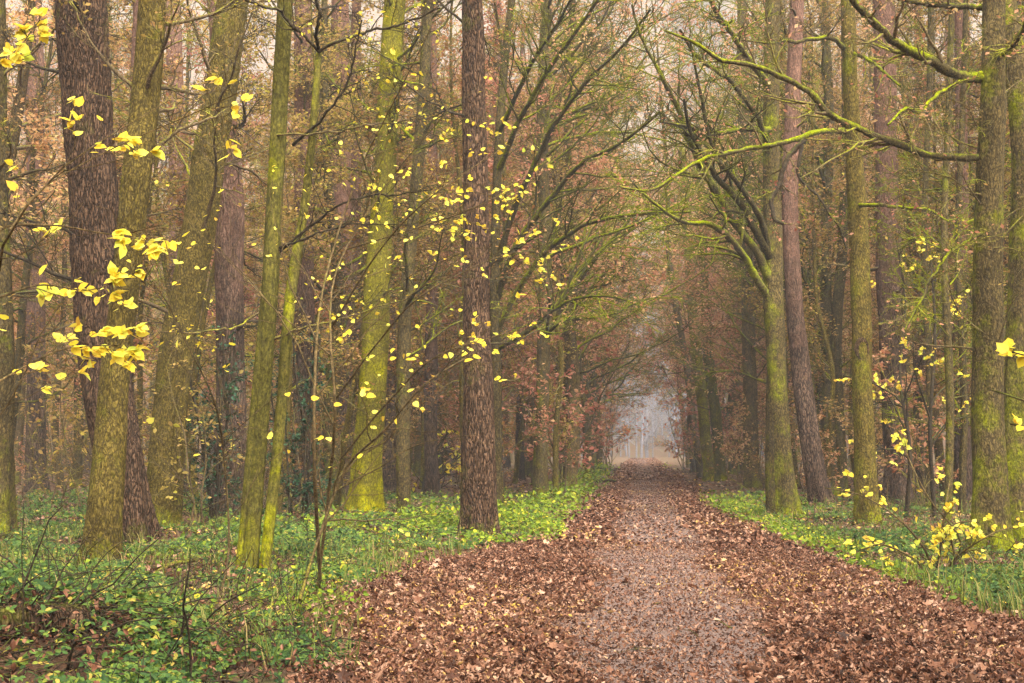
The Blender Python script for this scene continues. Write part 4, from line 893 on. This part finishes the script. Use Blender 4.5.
stick('fallen_branch', [(165, 638, 5), (185, 655, 5), (200, 676, 4)], [11.2, 10.8, 10.4], 'dark broken stick poking down through the brambles near the bottom edge', M['darktwig'], 3, side=2)
stick('fallen_branch', [(596, 481, 3.4), (605, 480, 3.2), (616, 481, 2.4)], [64, 64, 64], 'small dark branch lying on the far left edge of the path', M['darktwig'], 4, side=2)
stick('fallen_branch', [(880, 642, 8), (900, 634, 7), (935, 640, 5)], [12.6, 12.8, 12.7], 'dark bark-like stick half buried in leaves on the right of the path', M['darktwig'], 6, side=3)
# rotten log at the lower left corner
rng = np.random.default_rng(14)
c0 = at(10, 672, 9.3); c1 = at(88, 655, 9.7)
for c_ in (c0, c1): c_[2] = float(terr(c_[0], c_[1])) + 0.12
d = unit(c1 - c0); root = empty('rotten_log', c0, 'dark rotten log lying in leaves in the lower left corner', 'log')
rows = np.array([[*(c0 + d * t * 0.6), r_] for t, r_ in ((-0.7, 0.12), (0.0, 0.13), (0.4, 0.13), (0.8, 0.12))])
a = Acc(); trunk_mesh(a, rows[:, [0, 1, 2, 3]], rng, 0.0, 18, 0.04, 0.06); a.obj('log_bark', M['pine'], root, c0)

a = Acc(); n = 260; y = 8.5 * (40 / 8.5) ** rng.random(n); x = rng.uniform(-2.8, 3.3, n); dd = rng.normal(0, 1, (n, 3)); dd[:, 2] *= 0.08
st = np.stack([x, y, terr(x, y) + 0.05], 1); P = grow(st, dd, rng.uniform(0.08, 0.4, n), 6, 0.12, 0, rng); P[:, :, 2] = np.clip(P[:, :, 2], st[:, None, 2] - 0.01, st[:, None, 2] + 0.04)
a.add(*tubes(P, rng.uniform(0.002, 0.006, n)[:, None] * np.linspace(1, 0.5, 6)[None], 5))
tag(a.obj('twig_litter', M['darktwig']), 'small broken twigs scattered in the leaves of the path', None, None, 'stuff')
# heap of dead twigs and leaves in the corner
a = Acc(); n = 420; x = rng.normal(-4.2, 0.7, n); y = rng.normal(10.0, 0.8, n); st = np.stack([x, y, terr(x, y) + 0.05], 1); dd = rng.normal(0, 1, (n, 3)); dd[:, 2] = np.abs(dd[:, 2]) * 0.4
P = grow(st, dd, rng.uniform(0.3, 1.1, n), 7, 0.15, 0, rng, sag=0.15); a.add(*tubes(P, rng.uniform(0.003, 0.011, n)[:, None] * np.linspace(1, 0.4, 7)[None], 5))
tag(a.obj('brushwood', M['darktwig']), 'heap of dead twigs in the lower left corner', None, None, 'stuff')
a = Acc(); n = 3400; x = rng.normal(-4.1, 1.0, n); y = rng.normal(9.9, 0.9, n); nr = rng.normal(0, 0.6, (n, 3)); nr[:, 2] += 0.8
leaves(a, np.stack([x, y, terr(x, y) + 0.02 + 0.25 * rng.random(n) ** 2], 1), 0.055 * (0.5 + 1.0 * rng.random(n)), nr, CURL8, rng, val=0.75 * rng.random(n))
tag(a.obj('dead_leaves', M['litter'], smooth=False), 'brown dead leaves caught in the twig heap at lower left', None, None, 'stuff')

# ------------------------------------------------------------------ air
hz = NT('air'); pv = hz.n('ShaderNodeVolumePrincipled'); pv.inputs['Density'].default_value = HAZE_DENSITY; pv.inputs['Color'].default_value = (0.84, 0.92, 1.0, 1); pv.inputs['Anisotropy'].default_value = 0.2
hz.l(pv.outputs[0], hz.out.inputs['Volume'])
hv_ = np.array([[sx, sy, sz] for sz in (-1.2, 190) for sy in (-60, 400) for sx in (-260, 260)], float)
hb = link('haze', mesh_from('haze', hv_, [np.array([[0, 2, 3, 1], [4, 5, 7, 6], [0, 1, 5, 4], [2, 6, 7, 3], [0, 4, 6, 2], [1, 3, 7, 5]])], smooth=False), hz.m)
tag(hb, 'pale mist hanging in the wood', None, None, 'stuff')
